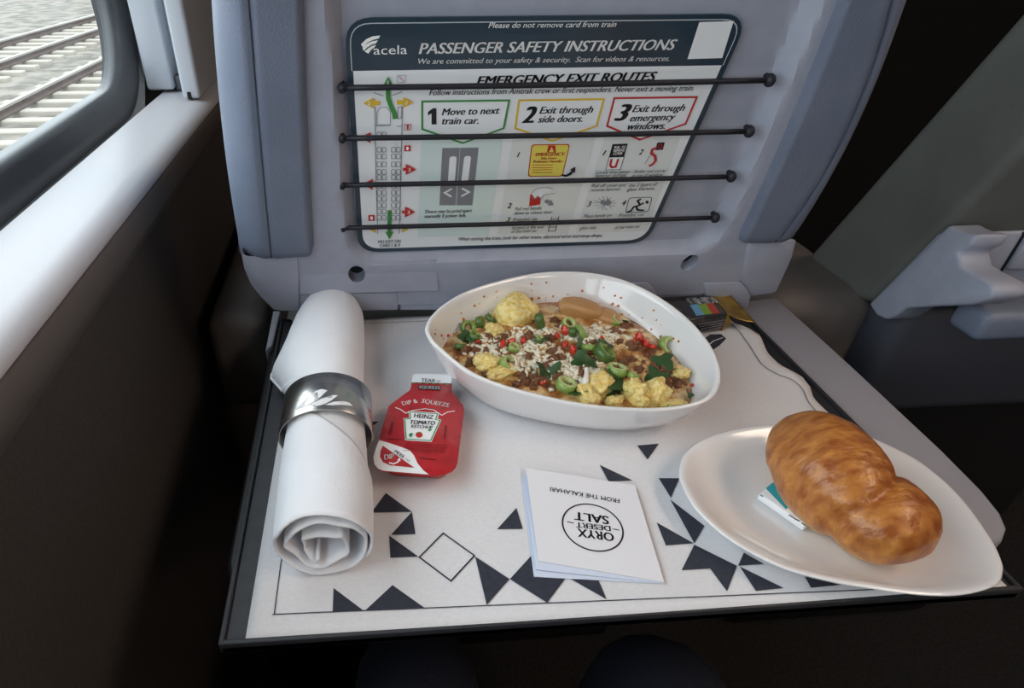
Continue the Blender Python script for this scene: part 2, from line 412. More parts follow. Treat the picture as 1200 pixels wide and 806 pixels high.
# window ledge: long rounded profile
prof = [(XS0, 0.118), (XS0, ZS-0.004), (XS0+0.004, ZS), (XS1-0.022, ZS), (XS1-0.011, ZS-0.002), (XS1-0.004, ZS-0.0065), (XS1-0.001, ZS-0.012), (XS1-0.012, ZS-0.016), (XS0, 0.118)]
led = prism('trim_1', [(x, -2.9, z) for x, z in prof], (0, 4.3, 0), 'sill_white'); struct(led)
for p in led.data.polygons: p.use_smooth = len(p.vertices) == 4
lb = led.modifiers.new('bevel', 'BEVEL'); lb.width = 0.004; lb.segments = 3; lb.limit_method = 'ANGLE'
nose = prism('ledge_nose', [(x, -2.9, z) for x, z in ((XS1-0.012, ZS-0.016), (XS1-0.001, ZS-0.0122), (XS1, ZS-0.020), (XS1-0.002, ZS-0.036), (XS1-0.010, ZS-0.048), (XS1-0.016, 0.100), (XS0, 0.100), (XS0, 0.117))], (0, 4.3, 0), 'ledge_shaded', led, bevel=0.003, seg=3)  # shading below the ledge edge painted as greyish brown
# pillar between windows: two upright covers with a dark slot
pil = bpy.data.objects.new('trim_2', None); COL.objects.link(pil); pil.location = (-0.25, 0.93, ZS); WM[pil] = Matrix.Translation(pil.location); struct(pil)
pa, pb = atz(175, 107, ZS+0.004), atz(201, 108.5, ZS+0.004)
box('pillar_cover', pa[0]-0.004, pb[0], 0.945, 1.12, ZS+0.004, 1.5, 'pillar_white', pil, bevel=0.004)
box('slot_back', pb[0]-0.001, -0.236, 0.975, 1.12, ZS+0.012, 1.5, 'pillar_white', pil, bevel=0)
box('slot_shoe', pb[0], -0.236, 0.955, 0.976, ZS+0.002, ZS+0.02, 'rubber', pil, bevel=0.001)
box('pillar_cover', -0.238, -0.2145, 0.895, 1.12, ZS+0.002, 1.5, 'pillar_white', pil, bevel=0.005, seg=3)
box('latch_notch', -0.231, -0.226, 0.894, 0.900, ZS+0.002, ZS+0.011, 'dark_gap', pil, bevel=0)
# ceiling lamps
for i, y in enumerate((-1.9, -0.1)):
    t = thing('ceiling_light', ('warm strip light over the tray row', 'warm strip light over the row behind')[1-i], 'light', (1.35, y, 1.55), 'ceiling strip lights')
    box('lamp_housing', 1.1, 1.6, y-0.55, y+0.55, 1.53, 1.549, 'ceiling_white', t, bevel=0.004)
    box('lamp_diffuser', 1.13, 1.57, y-0.52, y+0.52, 1.522, 1.53, 'lamp_warm', t, bevel=0.002)

# ================================================================== OUTSIDE
GZ = -1.8
gn, gm = 60, 40
V = []
for i in range(gm):
    for j in range(gn):
        x, y = -0.8-45*(i/(gm-1))**1.6, -12+70*j/(gn-1)
        V.append((x, y, GZ-0.22+0.06*noise.noise(Vector((x*.7, y*.7, 0)))))
struct(obj('ground', V, grid_faces(gm, gn), 'ballast', smooth=True))
def curve_x(tab, y):
    ys = [q[1] for q in tab]; xs = [q[0] for q in tab]; return float(np.interp(y, ys, xs))
def railx(x0, y):                                # rails bend toward the train ahead
    return x0+0.0035*max(0, y-9)**2
TR = {'near': (-3.98, -5.415), 'far': (-7.36, -8.80)}
for k, (tr, (xa, xb)) in enumerate(TR.items()):
    for r, x0 in enumerate((xa, xb)):
        ys = np.linspace(-6, 40, 60); t = thing('rail', {('near', 0): 'steel rail nearest the train outside the window', ('near', 1): 'far rail of the nearer track outside the window', ('far', 0): 'nearer rail of the far track outside the window', ('far', 1): 'farthest steel rail outside the window'}[(tr, r)], 'rail', (x0, 5, GZ-0.15), 'rails outside the window')
        for nm, pr, m_ in (('rail_web', [(-0.07, -0.15), (0.07, -0.15), (0.07, -0.125), (0.012, -0.10), (0.012, -0.04), (-0.012, -0.04), (-0.012, -0.10), (-0.07, -0.125)], 'rail_rust'), ('rail_head', [(-0.036, -0.04), (0.036, -0.04), (0.036, -0.004), (0.03, 0), (-0.03, 0), (-0.036, -0.004)], 'rail_bright')):
            V = [(railx(x0, y)+a, y, GZ+b) for y in ys for a, b in pr]; V, F = fix(V, grid_faces(len(ys), len(pr), True)); obj(nm, V, F, m_, t)
    lab = {'near': 'concrete sleeper of the nearer track', 'far': 'concrete sleeper of the far track'}[tr]
    V, F = [], None
    tm = bpy.data.meshes.new('sleeper')
    bm = bmesh.new(); bmesh.ops.create_cube(bm, size=1)
    for v in bm.verts:
        v.co = Vector((v.co.x*2.5, v.co.y*(0.27 if v.co.z < 0 else 0.22), v.co.z*0.2))
    bmesh.ops.bevel(bm, geom=bm.edges[:], offset=0.015, segments=1, affect='EDGES'); bm.to_mesh(tm); bm.free(); tm.materials.append(MATS['tie_concrete'])
    y0, y1 = ((4.5, 20) if tr == 'near' else (11, 32))
    y = y0
    while y < y1:
        sl = 0.007*max(0, y-9)
        tag(inst('sleeper', tm, (railx((xa+xb)/2, y), y, GZ-0.25), (0, 0, -sl)), lab, 'sleeper', 'sleepers of the %s track' % tr); y += 0.62

# ================================================================== SEAT IN FRONT
seat = bpy.data.objects.new('train_seat', None); COL.objects.link(seat)
SM = Matrix.Translation((0, 0.585, 0)) @ Matrix.Rotation(LEAN, 4, 'X')
seat.matrix_world = SM; WM[seat] = SM
tag(seat, 'grey leather train seat seen from behind, holding the tray and the safety card', 'seat')
def suv(u, v, off=0.0):
    p = SEAT.at(u, v, off)-SEAT.O; return np.array([p@SEAT.ex, p@SEAT.ey])
def S(x, s, d=0.0): return SEAT.p(x, s, d)       # d > 0 comes out toward the viewer
RIM = 0.009
# main shell with a rounded shallow pocket for the card
rx0, rx1, rs0, rs1 = -0.021, 0.352, 0.088, 0.60
def pocket(x, s):
    # right flank of the pocket leans outward going up
    xr = 0.343-0.126*(s-0.125)
    cx, cs = (rx0+xr)/2, (rs0+rs1)/2; hx, hs = (xr-rx0)/2, (rs1-rs0)/2; r = 0.035
    qx, qs = abs(x-cx)-hx+r, abs(s-cs)-hs+r
    d = min(max(qx, qs), 0)+math.hypot(max(qx, 0), max(qs, 0))-r
    t = min(1, max(0, (d+0.011)/0.013)); t = t*t*(3-2*t)
    return -0.004+(RIM+0.004)*t
nx, ns = 120, 110; V = []
ss0, ss1 = 0.030, 0.56
SEAML = [suv(u, v, 0.016) for u, v in ((290.5, 0), (299.6, 103), (307.5, 199), (317.5, 297))]
SEAMR = [suv(u, v, 0.016) for u, v in ((1046, 0), (1008, 119), (963, 208), (914, 280))]
def interp_edge(tab, s):
    ss = [q[1] for q in tab][::-1]; xs = [q[0] for q in tab][::-1]
    c = np.polyfit(ss, xs, 2); t = min(s, ss[-1])
    return float(np.polyval(c, t))+(2*c[0]*ss[-1]+c[1])*(max(s, ss[-1])-ss[-1])*0.8
for i in range(ns):
    for j in range(nx):
        s = ss0+(ss1-ss0)*i/(ns-1); xa, xb = interp_edge(SEAML, s)-0.004, interp_edge(SEAMR, s)+0.004
        x = xa+(xb-xa)*j/(nx-1)
        V.append(S(x, s, pocket(x, s)))
F = grid_faces(ns, nx); k = len(V)
V += [S(-0.07, ss0, -0.07), S(0.39, ss0, -0.07), S(0.31, ss1, -0.07), S(-0.03, ss1, -0.07)]
bot = list(range(nx)); top = [(ns-1)*nx+j for j in range(nx)]; lef = [i*nx for i in range(ns)]; rig = [i*nx+nx-1 for i in range(ns)]
F += [bot[::-1]+[k, k+1], top+[k+2, k+3], lef+[k+3, k], rig[::-1]+[k+1, k+2], [k+3, k+2, k+1, k]]
V, F = fix(V, F); shell = obj('seat_shell', V, F, 'grey_plastic', seat, smooth=True)
# leather bolsters
def line2(pts):
    return [suv(u, v, 0.016) for u, v in pts]
def bolster(outer, seam, inner, sbot, side):
    O, Q, I = [suv(*p, 0.002) for p in outer], [suv(*p, 0.018) for p in seam], [suv(*p, 0.014) for p in inner]
    rows = 48; cols = 26; V = []; seamline = []
    for i in range(rows):
        f = i/(rows-1); s = sbot+(0.57-sbot)*f
        xo, xq, xi = interp_edge(O, s), interp_edge(Q, s), interp_edge(I, s)
        endf = min(1, (s-sbot)/0.022); endf = math.sqrt(max(0, 1-(1-endf)**2))
        # rounded lower inner corner
        cut = 0.014*(1-endf); sg = 1 if xi > xo else -1
        xi2 = xi-sg*cut
        for j in range(cols):
            t = j/(cols-1); x = xo+(xi2-xo)*t; ts = (xq-xo)/(xi2-xo)
            if t < ts: h = 0.030*math.sin(min(1, t/ts)*math.pi/2)**0.62-0.010
            else: h = 0.020-0.002*((t-ts)/(1-ts))-0.012*max(0, ((t-ts)/(1-ts)-0.86)/0.14)**2
            h -= 0.0022*math.exp(-((x-xq)/0.0022)**2)
            h = RIM-0.010+h*(0.25+0.75*endf)
            V.append(S(x, s, h))
        seamline.append(S(xq, s, RIM-0.010+(0.020-0.0016)*(0.25+0.75*endf)))
        # flank running back
        V.append(S(xo-sg*0.004, s, -0.03)); V.append(S(xo+sg*0.004, s, -0.09))
    # order columns: move flank first
    W = []; c = cols+2
    for i in range(rows):
        r = V[i*c:(i+1)*c]; W += [r[-1], r[-2]]+r[:-2]
    V, F = W, grid_faces(rows, c); F.append(list(range(c))); V, F = fix(V, F)
    b = obj('leather_bolster', V, F, 'leather', seat, smooth=True)
    tube('stitched_seam', seamline[1:], 0.0007, 'seam_thread', b, n=5)
    V, F = [], []                              # short stitches across the seam
    for i in range(2, rows-1):
        for q in range(5):
            p = seamline[i]+(seamline[i+1]-seamline[i])*q/5 if i+1 < rows else seamline[i]
            p2 = seamline[i]+(seamline[i+1]-seamline[i])*(q+0.6)/5
            v, f = tube_geo([p+SEAT.n*0.0006, p2+SEAT.n*0.0006], 0.0005, 4); k = len(V); V += v; F += [[a+k for a in g] for g in f]
    tag(obj('stitching', V, F, 'seam_thread', b), kind='stuff')
bolster([(247, 0), (254, 99), (264, 199), (279, 296)], [(290.5, 0), (299.6, 103), (307.5, 199), (317.5, 297)], [(358, 0), (360, 99), (365, 199), (370, 297)], SEAT.uv(318, 298)[1], -1)
bolster([(1067, 0), (1040, 71), (1005, 149), (969, 220), (934, 280)], [(1046, 0), (1008, 119), (963, 208), (914, 280)], [(984, 0), (939, 119), (897.6, 208), (866, 280)], SEAT.uv(900, 280)[1], 1)
# lower shell: two wings and a middle panel with round screw wells, gaps between
def sprism(name, pts, d0, d1, m, parent=seat, bevel=0.0025, **k):
    base = [SEAT.at(u, v, d1) for u, v in pts]
    return prism(name, base, -(SEAT.n+SEAT.ey*1.15)*min(d1-d0, 0.03), m, parent, bevel=bevel, **k)
sprism('side_wing', [(281, 288), (284, 297), (290, 300), (348.5, 299.5), (349.5, 330), (350, 364), (330, 364), (320, 362), (306, 348), (294, 333), (286, 314)], -0.05, RIM+0.002, 'grey_plastic', bevel=0.004)
sprism('side_wing', [(936, 279), (931, 300), (921, 322), (911, 343), (882, 347), (877, 337), (870, 330), (872, 312), (877, 283), (900, 281.5)], -0.05, RIM+0.002, 'grey_plastic', bevel=0.004)
def with_holes(o, centers, r, depth):
    """round wells cut into a panel (boolean, applied)"""
    cut = []
    for c in centers:
        ring = [c+SEAT.n*0.03+SEAT.ex*r*math.cos(a)+SEAT.ey*r*1.35*math.sin(a) for a in [2*math.pi*j/28 for j in range(28)]]
        q = prism('cutter', ring, -SEAT.n*(0.03+depth), 'grey_plastic', seat); cut.append(q)
        m_ = o.modifiers.new('well', 'BOOLEAN'); m_.object = q; m_.operation = 'DIFFERENCE'; m_.solver = 'EXACT'
    dg = bpy.context.evaluated_depsgraph_get(); dg.update()
    me = bpy.data.meshes.new_from_object(o.evaluated_get(dg)); o.modifiers.clear(); o.data = me
    me.polygons.foreach_set('use_smooth', [True]*len(me.polygons)); e_ = o.modifiers.new('edge_split', 'EDGE_SPLIT'); e_.split_angle = math.radians(30)
    for q in cut: bpy.data.objects.remove(q)
    for c in centers:
        w = [c-SEAT.n*0.012+SEAT.ex*r*0.99*math.cos(a)+SEAT.ey*r*1.33*math.sin(a) for a in [2*math.pi*j/24 for j in range(24)]]
        if not any(ch.name.startswith('well_shade') and np.linalg.norm(np.array(ch.get('c', (9, 9, 9)))-c) < 1e-4 for ch in seat.children):
            prism('well_shade', w, -SEAT.n*0.002, 'black_plastic', seat)['c'] = [float(x) for x in c]  # black disc: shade inside the well put in as colour
    return o
stp = prism('hinge_step', [SEAT.at(351, 309, RIM-0.002), SEAT.at(470, 305, RIM-0.002), SEAT.at(512, 304, RIM-0.002), SEAT.at(514, 340, RIM+0.0035), SEAT.at(513, 341.5, RIM+0.0035), SEAT.at(351, 345, RIM+0.0035)], -(SEAT.n+SEAT.ey)*0.008, 'grey_plastic', seat, bevel=0.0015)
with_holes(stp, [SEAT.at(418, 321, RIM)], 0.0082, 0.030)
with_holes(shell, [SEAT.at(418, 321, RIM), SEAT.at(808, 308, RIM)], 0.0082, 0.022)
sprism('hinge_step', [(735, 331), (760, 330.3), (768, 338), (772, 352), (738, 353)], 0.0, RIM+0.003, 'grey_plastic', bevel=0.002)
sprism('hinge_cover', [(351, 345.5), (466, 342), (467, 363), (351, 365)], 0.0, RIM+0.001, 'grey_plastic', bevel=0.002)
sprism('hinge_cover', [(824, 331.5), (869, 330), (876, 337), (881, 347), (876, 362), (832, 363)], 0.0, RIM+0.001, 'grey_plastic', bevel=0.002)
sprism('hinge_rail', [(468.5, 343.5), (600, 339.5), (822, 334), (829, 363), (468.5, 363)], -0.01, RIM-0.002, 'grey_plastic', bevel=0.002)
# lower back of the seat, down to its plinth
box('kick_panel', -0.10, 0.44, 0.575, 0.66, -0.45, -0.012, 'leather_dark', seat, bevel=0.01)
box('plinth', -0.05, 0.40, 0.60, 1.05, FLOOR+0.001, -0.42, 'black_plastic', seat, bevel=0.01)
box('seat_cushion', -0.10, 0.44, 0.66, 1.16, -0.40, -0.26, 'leather_dark', seat, bevel=0.04, seg=4)
# arm rest ends either side of the seat
def rbox(name, x0, x1, y0, y1, z0, z1, m, parent, r, seg=5): return box(name, x0, x1, y0, y1, z0, z1, m, parent, bevel=r, seg=seg)
rbox('armrest', -0.189, -0.122, 0.600, 1.10, -0.135, -0.004, 'armrest_dark', seat, 0.022)
rbox('armrest', 0.462, 0.612, 0.600, 1.10, -0.16, -0.006, 'armrest_brown', seat, 0.030)
# elastic cords with ball ends
for i, (a, b) in enumerate((((401, 103), (902, 94)), ((401, 162), (878, 154)), ((401, 217), (857, 207)), ((402, 267), (838, 255)))):
    pa, pb = SEAT.at(*a, 0.006), SEAT.at(*b, 0.007)
    mid_ = [pa+(pb-pa)*t-SEAT.ey*0.0006*math.sin(math.pi*t) for t in np.linspace(0, 1, 14)]
    c = tube('elastic_cord', mid_, 0.0021, 'cord_black', seat, n=10)
    for p, r in ((pb, 0.0050), (pa, 0.0040)):
        Vb, Fb = blob_geo(r, 0, 1, 0, 3); Vb = [np.array(v)*np.array([0.8, 1, 1])+p for v in Vb]
        obj('ball_end', Vb, Fb, 'cord_black', c, smooth=True)
        tube('anchor_peg', [p+SEAT.n*0.001, p-SEAT.n*0.007], 0.0022, 'black_plastic', c, n=8)

# ================================================================== SAFETY CARD
card = thing('safety_card', 'navy and white passenger safety card tucked behind four black cords', 'card', S(0.13, 0.1, 0.0))
CD = 0.0006
cq = [SEAT.uv(402, 20), SEAT.uv(884, 5), SEAT.uv(757, 285.5), SEAT.uv(420.5, 293.5)]
cq = [np.array((-0.0108, 0.3135)), np.array((0.2742, 0.3135)), np.array((0.2742, 0.0985)), np.array((-0.0108, 0.0985))]
def cpoly(pts, off): return [S(a, b, off) for a, b in pts]
prism('card_board', cpoly(rounded(cq, 0.020), CD), -SEAT.n*0.0012, 'card_navy', card)
hb = SEAT.uv(640, 79)[1]
ins = 0.0045
body = [(cq[0][0]+ins, hb), (cq[1][0]-ins, hb), (cq[2][0]-ins, cq[2][1]+ins), (cq[3][0]+ins, cq[3][1]+ins)]
flat('white_field', cpoly(rounded(body, [0, 0, 0.018, 0.018]), CD+0.0002), 'card_white', card)
hp = [np.array((cq[0][0]+0.0036, hb)), np.array((cq[0][0]+0.0036, cq[0][1]-0.0034)), np.array((cq[1][0]-0.0036, cq[0][1]-0.0034)), np.array((cq[1][0]-0.0036, hb))]
v, f = stroke_geo(rounded(hp, [0, 0.018, 0.018, 0]), 0.0007); obj('header_outline', [S(a, b, CD+0.0002) for a, b in v], f, 'ink_light', card)
def cp(name, pts, m, off=0.0004): return flat(name, pp(SEAT, pts, CD+off), m, card)
def ct(s, L, R, h, m='ink_black', it=True, b=0.0, off=0.0008): return text(s, SEAT, L, R, h, m, card, CD+off, it, b)
def z1(x, y): return (390+x/2.308, y/2.308)
def zl(x, y): return (410+x/3.838, 80+y/3.838)
def zr(x, y): return (580+x/3.838, 80+y/3.838)
ct('Please do not remove card from train', (572, 31.6), (721, 30.3), 6.4, 'ink_white')
ct('PASSENGER SAFETY INSTRUCTIONS', (490.5, 62), (789.5, 57.2), 12.5, 'ink_white', b=0.012)
ct('We are committed to your safety & security.  Scan for videos & resources.', (489.7, 73.7), (783.4, 70.2), 6.2, 'ink_white', b=0.004)
ct('acela', (437.7, 62.8), (477, 62), 10.5, 'ink_white', it=False)
for w in ([(76, 118), (90, 104), (108, 96), (128, 94), (124, 102), (108, 106), (92, 114), (82, 128)], [(80, 128), (92, 116), (108, 109), (122, 107), (117, 115), (104, 119), (92, 127), (84, 136)], [(86, 137), (96, 128), (106, 122), (117, 119), (112, 127), (104, 132), (96, 143)]):
    cp('feather_mark', [z1(*q) for q in w], 'ink_white')
cp('code_square', [z1(990, 58), z1(1083, 55), z1(1052, 155), z1(958, 158)], 'card_white')
ct('EMERGENCY EXIT ROUTES', (557.7, 98.8), (767, 93.2), 10.5, b=0.016)
ct('Follow instructions from Amtrak crew or first responders. Never exit a moving train.', (502.7, 110.5), (811.6, 104.9), 6.4, b=0.006)
PWID = 0.0016
for pts, m in (([(493.4, 155.6), (589.8, 154), (572.8, 275), (489.5, 277)], 'card_tint'), ([(600, 163), (697, 161), (665.5, 272.5), (582.6, 274.5)], 'card_tint_grey'), ([(707.7, 160.8), (797, 159.5), (757, 270), (674.5, 272)], 'card_tint_grey')):
    cp('column_tint', pts, m)
for pts, m in (([(494.7, 117.8), (596.3, 116.5), (589.8, 149), (542, 166.5), (494.7, 150)], 'ink_green'), ([(608, 116.5), (707, 115), (698.5, 146.4), (647, 164), (603.5, 149)], 'ink_yellow'), ([(719.4, 113.9), (815.8, 112.6), (802.8, 143.8), (749.4, 162.5), (711, 146.4)], 'ink_red')):
    cp('step_shield', pts, 'card_white', 0.0006)
    strokes('shield_outline', [pts], SEAT, PWID, m, card, CD+0.0008, True)
cp('printed_numeral', [(505.5, 144.5), (505.5, 131.5), (501.3, 134.2), (501.3, 129.9), (507, 125.6), (511.2, 125.5), (511.2, 144.4)], 'ink_black', 0.0009); ct('Move to next', (517.3, 134), (585, 132), 8, b=0.014); ct('train car.', (517.3, 144.4), (560.6, 143.8), 8, b=0.014)
ct('2', (610.5, 143), (626, 142.6), 19, b=0.03); ct('Exit through', (631.3, 132), (693.9, 130.8), 8, b=0.014); ct('side doors.', (629.5, 142.5), (682, 141.5), 8, b=0.014)
ct('3', (718.5, 140.4), (735, 140), 19, b=0.03); ct('Exit through', (739.7, 130.3), (801, 128.7), 8, b=0.014); ct('emergency', (736.9, 141.2), (789.7, 139.4), 8, b=0.014); ct('windows.', (733.7, 150.9), (778.5, 149.8), 8, b=0.014)
# doors drawing
cp('door_print', [zl(415, 355), zl(494, 353.5), zl(475, 612), zl(402, 612)], 'ink_grey', 0.0006)
cp('door_print', [zl(496, 353.5), zl(578, 352), zl(550, 612), zl(478, 612)], 'ink_grey', 0.0006)
for q in ([(448, 392), (480, 391), (471, 506), (440, 507)], [(514, 390), (545, 389), (531, 504), (500, 505)]):
    flat('door_window_print', [SEAT.p(a, b, CD+0.0008) for a, b in rounded([SEAT.uv(*zl(*w)) for w in q], 0.0025, 4)], 'card_white', card)
strokes('chevron_print', [[zl(458, 537), zl(426, 555), zl(456, 573)], [zl(503, 535), zl(535, 552), zl(500, 571)]], SEAT, 0.0019, 'card_white', card, CD+0.0008)
ct('Doors may be pried apart', (497.8, 248.8), (552.8, 247.3), 4, b=0.006); ct('manually if power fails.', (497.3, 254), (546, 253), 4, b=0.006)
ct('When exiting the train, look for other trains, electrical wires and steep drops.', (537, 280.8), (705, 276.5), 4, b=0.004)
ct('NO EXIT ON', (443.3, 283.8), (469.3, 283), 3.4, it=False, b=0.006); ct('CARS 1 & 9', (445, 288.3), (468.6, 287.7), 3.4, it=False, b=0.006)
# column 2 drawings
flat('yellow_sign_print', [SEAT.p(a, b, CD+0.0006) for a, b in rounded([SEAT.uv(*zr(*w)) for w in ((163, 338), (337, 336), (303, 483), (146, 484))], 0.003, 4)], 'ink_red', card)
flat('yellow_sign_print', [SEAT.p(a, b, CD+0.0008) for a, b in rounded([SEAT.uv(*zr(*w)) for w in ((167, 342), (332, 340), (299, 479), (151, 480))], 0.0028, 4)], 'sign_yellow', card)
cp('warning_print', [zr(232, 374), zr(272, 373), zr(270, 342), zr(238, 342)], 'ink_red', 0.001); cp('warning_print', [zr(240, 371), zr(264, 370), zr(253, 348)], 'sign_yellow', 0.0012)
ct('EMERGENCY', (626.9, 181.6), (660.8, 181), 3.8, 'ink_red', False, 0.02, 0.001); ct('Side Door', (632.9, 185.6), (651.7, 185.2), 3, 'ink_red', False, 0.015, 0.001); ct('Release Handle', (624.3, 189.4), (658, 188.9), 3, 'ink_red', False, 0.015, 0.001)
strokes('sign_lines_print', [[zr(165, y), zr(285-y*0.06, y-1)] for y in (430, 442, 452, 464)], SEAT, 0.0006, 'ink_red', card, CD+0.001)
ct('1', (605.3, 183), (608, 183), 6, b=0.014); ct('2', (593.8, 242.9), (598.5, 242.7), 6, b=0.014); ct('3', (592.7, 258.5), (597, 258.3), 5, b=0.014)
def arrow(L, R, w, m):   # curved black arrow drawn from L to R
    cp('arrow_print', [zr(*q) for q in L], m, 0.0014)
arrow([(298, 470), (318, 472), (334, 462), (342, 454), (336, 448), (360, 436), (358, 464), (351, 459), (338, 474), (318, 482), (300, 478)], 0, 0, 'ink_black')
arrow([(218, 592), (232, 582), (246, 592), (250, 585), (262, 608), (236, 612), (240, 604), (226, 600)], 0, 0, 'ink_grey')
cp('handle_print', [zr(158, 562), zr(206, 562), zr(202, 608), zr(152, 616)], 'ink_red', 0.0008)
strokes('hand_print', [[zr(162, 558), zr(178, 540), zr(200, 532), zr(236, 530), zr(262, 536)], [zr(165, 575), zr(180, 585), zr(192, 572), zr(206, 582), zr(216, 566), zr(238, 562), zr(268, 556)]], SEAT, 0.0005, 'ink_grey', card, CD+0.0012)
cp('hand_print', [zr(164, 560), zr(180, 543), zr(200, 535), zr(236, 533), zr(258, 545), zr(216, 562), zr(204, 577), zr(192, 568), zr(178, 580)], 'card_white', 0.001)
ct('Pull red handle', (603, 245.5), (634, 244.3), 3.8); ct('down to release door.', (602.4, 250.5), (647, 248.8), 3.8)
ct('If needed, use', (600.8, 258), (629, 256.9), 3.8); ct('located at the end', (599.5, 267.6), (636.5, 266.3), 3.8); ct('of the train car.', (598.8, 271.8), (629, 270.7), 3.8)
strokes('ladder_print', [[zr(254, 664), zr(238, 730)], [zr(286, 662), zr(270, 729)]]+[[zr(252-i*4, 674+i*18), zr(283-i*4, 673+i*18)] for i in range(4)], SEAT, 0.0007, 'ink_black', card, CD+0.0008)
# column 3 drawings
cp('cover_sign_print', [zr(527, 337), zr(596, 334), zr(579, 393), zr(511, 395)], 'ink_black', 0.0008); cp('cover_sign_print', [zr(511, 395), zr(579, 393), zr(561, 450), zr(497, 452)], 'card_white', 0.0008)
strokes('cover_outline_print', [[zr(511, 395), zr(579, 393), zr(561, 450), zr(497, 452)]], SEAT, 0.0005, 'ink_black', card, CD+0.001, True)
ct('PULL TO', zr(533, 357), zr(584, 355), 3, 'ink_white', False, 0.02, 0.001); ct('REMOVE', zr(530, 371), zr(580, 369), 3, 'ink_white', False, 0.02, 0.001); ct('COVER', zr(528, 385), zr(570, 383), 3, 'ink_white', False, 0.02, 0.001)
strokes('hammer_print', [[zr(523, 402), zr(516, 432), zr(524, 440), zr(541, 438), zr(553, 402)]], SEAT, 0.0020, 'ink_red', card, CD+0.001)
ct('1', (705.2, 181), (708.4, 181), 6, b=0.014); ct('2', (747.5, 180), (752, 179.8), 6, b=0.014); ct('3', (686.8, 241), (691.5, 240.8), 6, b=0.014); ct('4', (727.2, 239.7), (732, 239.5), 6, b=0.014)
cp('target_print', [zr(728, 330), zr(762, 328), zr(753, 362), zr(720, 364)], 'ink_black', 0.0008)
strokes('target_ring_print', [[(zr(741, 346)[0]+2.4*math.cos(a), zr(741, 346)[1]+2.6*math.sin(a)) for a in [j*0.6 for j in range(10)]]], SEAT, 0.0008, 'ink_red', card, CD+0.001, True)
strokes('handle_print', [[zr(725, 352), zr(705, 360), zr(700, 375), zr(718, 390), zr(720, 410), zr(708, 425), zr(690, 434)]], SEAT, 0.0022, 'ink_red', card, CD+0.0012)
strokes('hand_print', [[zr(690, 395), zr(683, 408), zr(672, 425)], [zr(700, 385), zr(690, 395)]], SEAT, 0.0006, 'ink_grey', card, CD+0.0008)
for s, L, R in (('Locate emergency', (450, 470), (605, 467)), ('hammer storage.', (447, 486), (590, 482)), ('Pull off cover and', (432, 532), (585, 527)), ('remove hammer.', (428, 550), (563, 545)), ('Strike red circle', (620, 467), (762, 463)), ('at top of window', (612, 485), (752, 480)), ('the 3 layers of', (600, 530), (727, 523)), ('glass fracture.', (592, 548), (715, 542)), ('Place hands on', (395, 668), (520, 663)), ('If needed, use', (553, 664), (665, 659)), ('glass out.', (378, 722), (452, 717)), ('of the train car.', (535, 719), (650, 713))):
    ct(s, zr(*L), zr(*R), 3.8)
cc = zr(492, 602); rnd = random.Random(3)
strokes('crack_print', [[cc, (cc[0]+6*math.cos(a)+rnd.uniform(-2, 2), cc[1]+4*math.sin(a)+rnd.uniform(-1.5, 1.5)), (cc[0]+13*math.cos(a), cc[1]+8*math.sin(a))] for a in [j*0.45 for j in range(14)]], SEAT, 0.0005, 'ink_grey', card, CD+0.0008)
cp('hands_print', [zr(470, 600), zr(480, 585), zr(495, 592), zr(512, 583), zr(524, 600), zr(508, 612), zr(488, 610)], 'ink_grey', 0.001)
wq = [SEAT.uv(*zr(*w)) for w in ((602, 578), (705, 575), (688, 640), (585, 645))]
v, f = stroke_geo(rounded(wq, 0.003, 4), 0.0006, True); obj('exit_frame_print', [S(a, b, CD+0.0008) for a, b in v], f, 'ink_black', card)
strokes('figure_print', [[zr(668, 600), zr(645, 612), zr(622, 618), zr(610, 636), zr(588, 644)], [zr(650, 610), zr(640, 590), zr(655, 583)], [zr(632, 616), zr(640, 632), zr(668, 634)]], SEAT, 0.0019, 'ink_black', card, CD+0.001)
cp('figure_print', [(zr(682, 597)[0]+1.9*math.cos(a), zr(682, 597)[1]+1.9*math.sin(a)) for a in [j*0.63 for j in range(10)]], 'ink_black', 0.001)
# train plan on the left
strokes('car_outline_print', [[zl(112, 168), zl(117, 480), zl(125, 740)], [zl(236, 166), zl(229, 480), zl(221, 740)], [zl(108, 105), zl(150, 120)], [zl(192, 118), zl(236, 100)], [zl(114, 254), zl(182, 252)], [zl(210, 256), zl(232, 256)]], SEAT, 0.0006, 'ink_grey', card, CD+0.0008)
strokes('car_outline_print', [[zl(120, 250), zl(121, 195), zl(135, 172), zl(165, 170), zl(182, 190), zl(182, 250)], [zl(216, 170), zl(232, 168), zl(230, 220), zl(214, 222)]], SEAT, 0.0005, 'ink_grey', card, CD+0.0008, True)
sl = []
for y in (293, 362, 392, 428, 462, 487, 525, 555, 583, 612, 640, 668):
    for x0 in ((122,) if y == 293 else (122, 186)):
        for q in (0, 22):
            x = x0+q; sl.append([zl(x, y-10), zl(x+1, y+9), zl(x+18, y+9), zl(x+18, y-10)])
            sl.append([zl(x+1, y-12), zl(x+17, y-12)])
strokes('seat_plan_print', sl, SEAT, 0.0006, 'ink_grey', card, CD+0.001)
for gl in ([zl(202, 222), zl(198, 195), zl(182, 160), zl(172, 130), zl(170, 66)], [zl(178, 632), zl(177, 746)]): strokes('green_route_print', [gl], SEAT, 0.0034, 'ink_green', card, CD+0.0012)
def tri(c, d, r, m):
    c = zl(*c); ang = {'u': -90, 'd': 90, 'l': 180, 'r': 0}[d]; P = []
    for a, k in ((0, 1.0), (125, 1.05), (235, 1.05)):
        t = math.radians(ang+a); P.append((c[0]+r*k*math.cos(t), c[1]+r*k*math.sin(t)))
    cp('arrow_head_print', P, m, 0.0014)
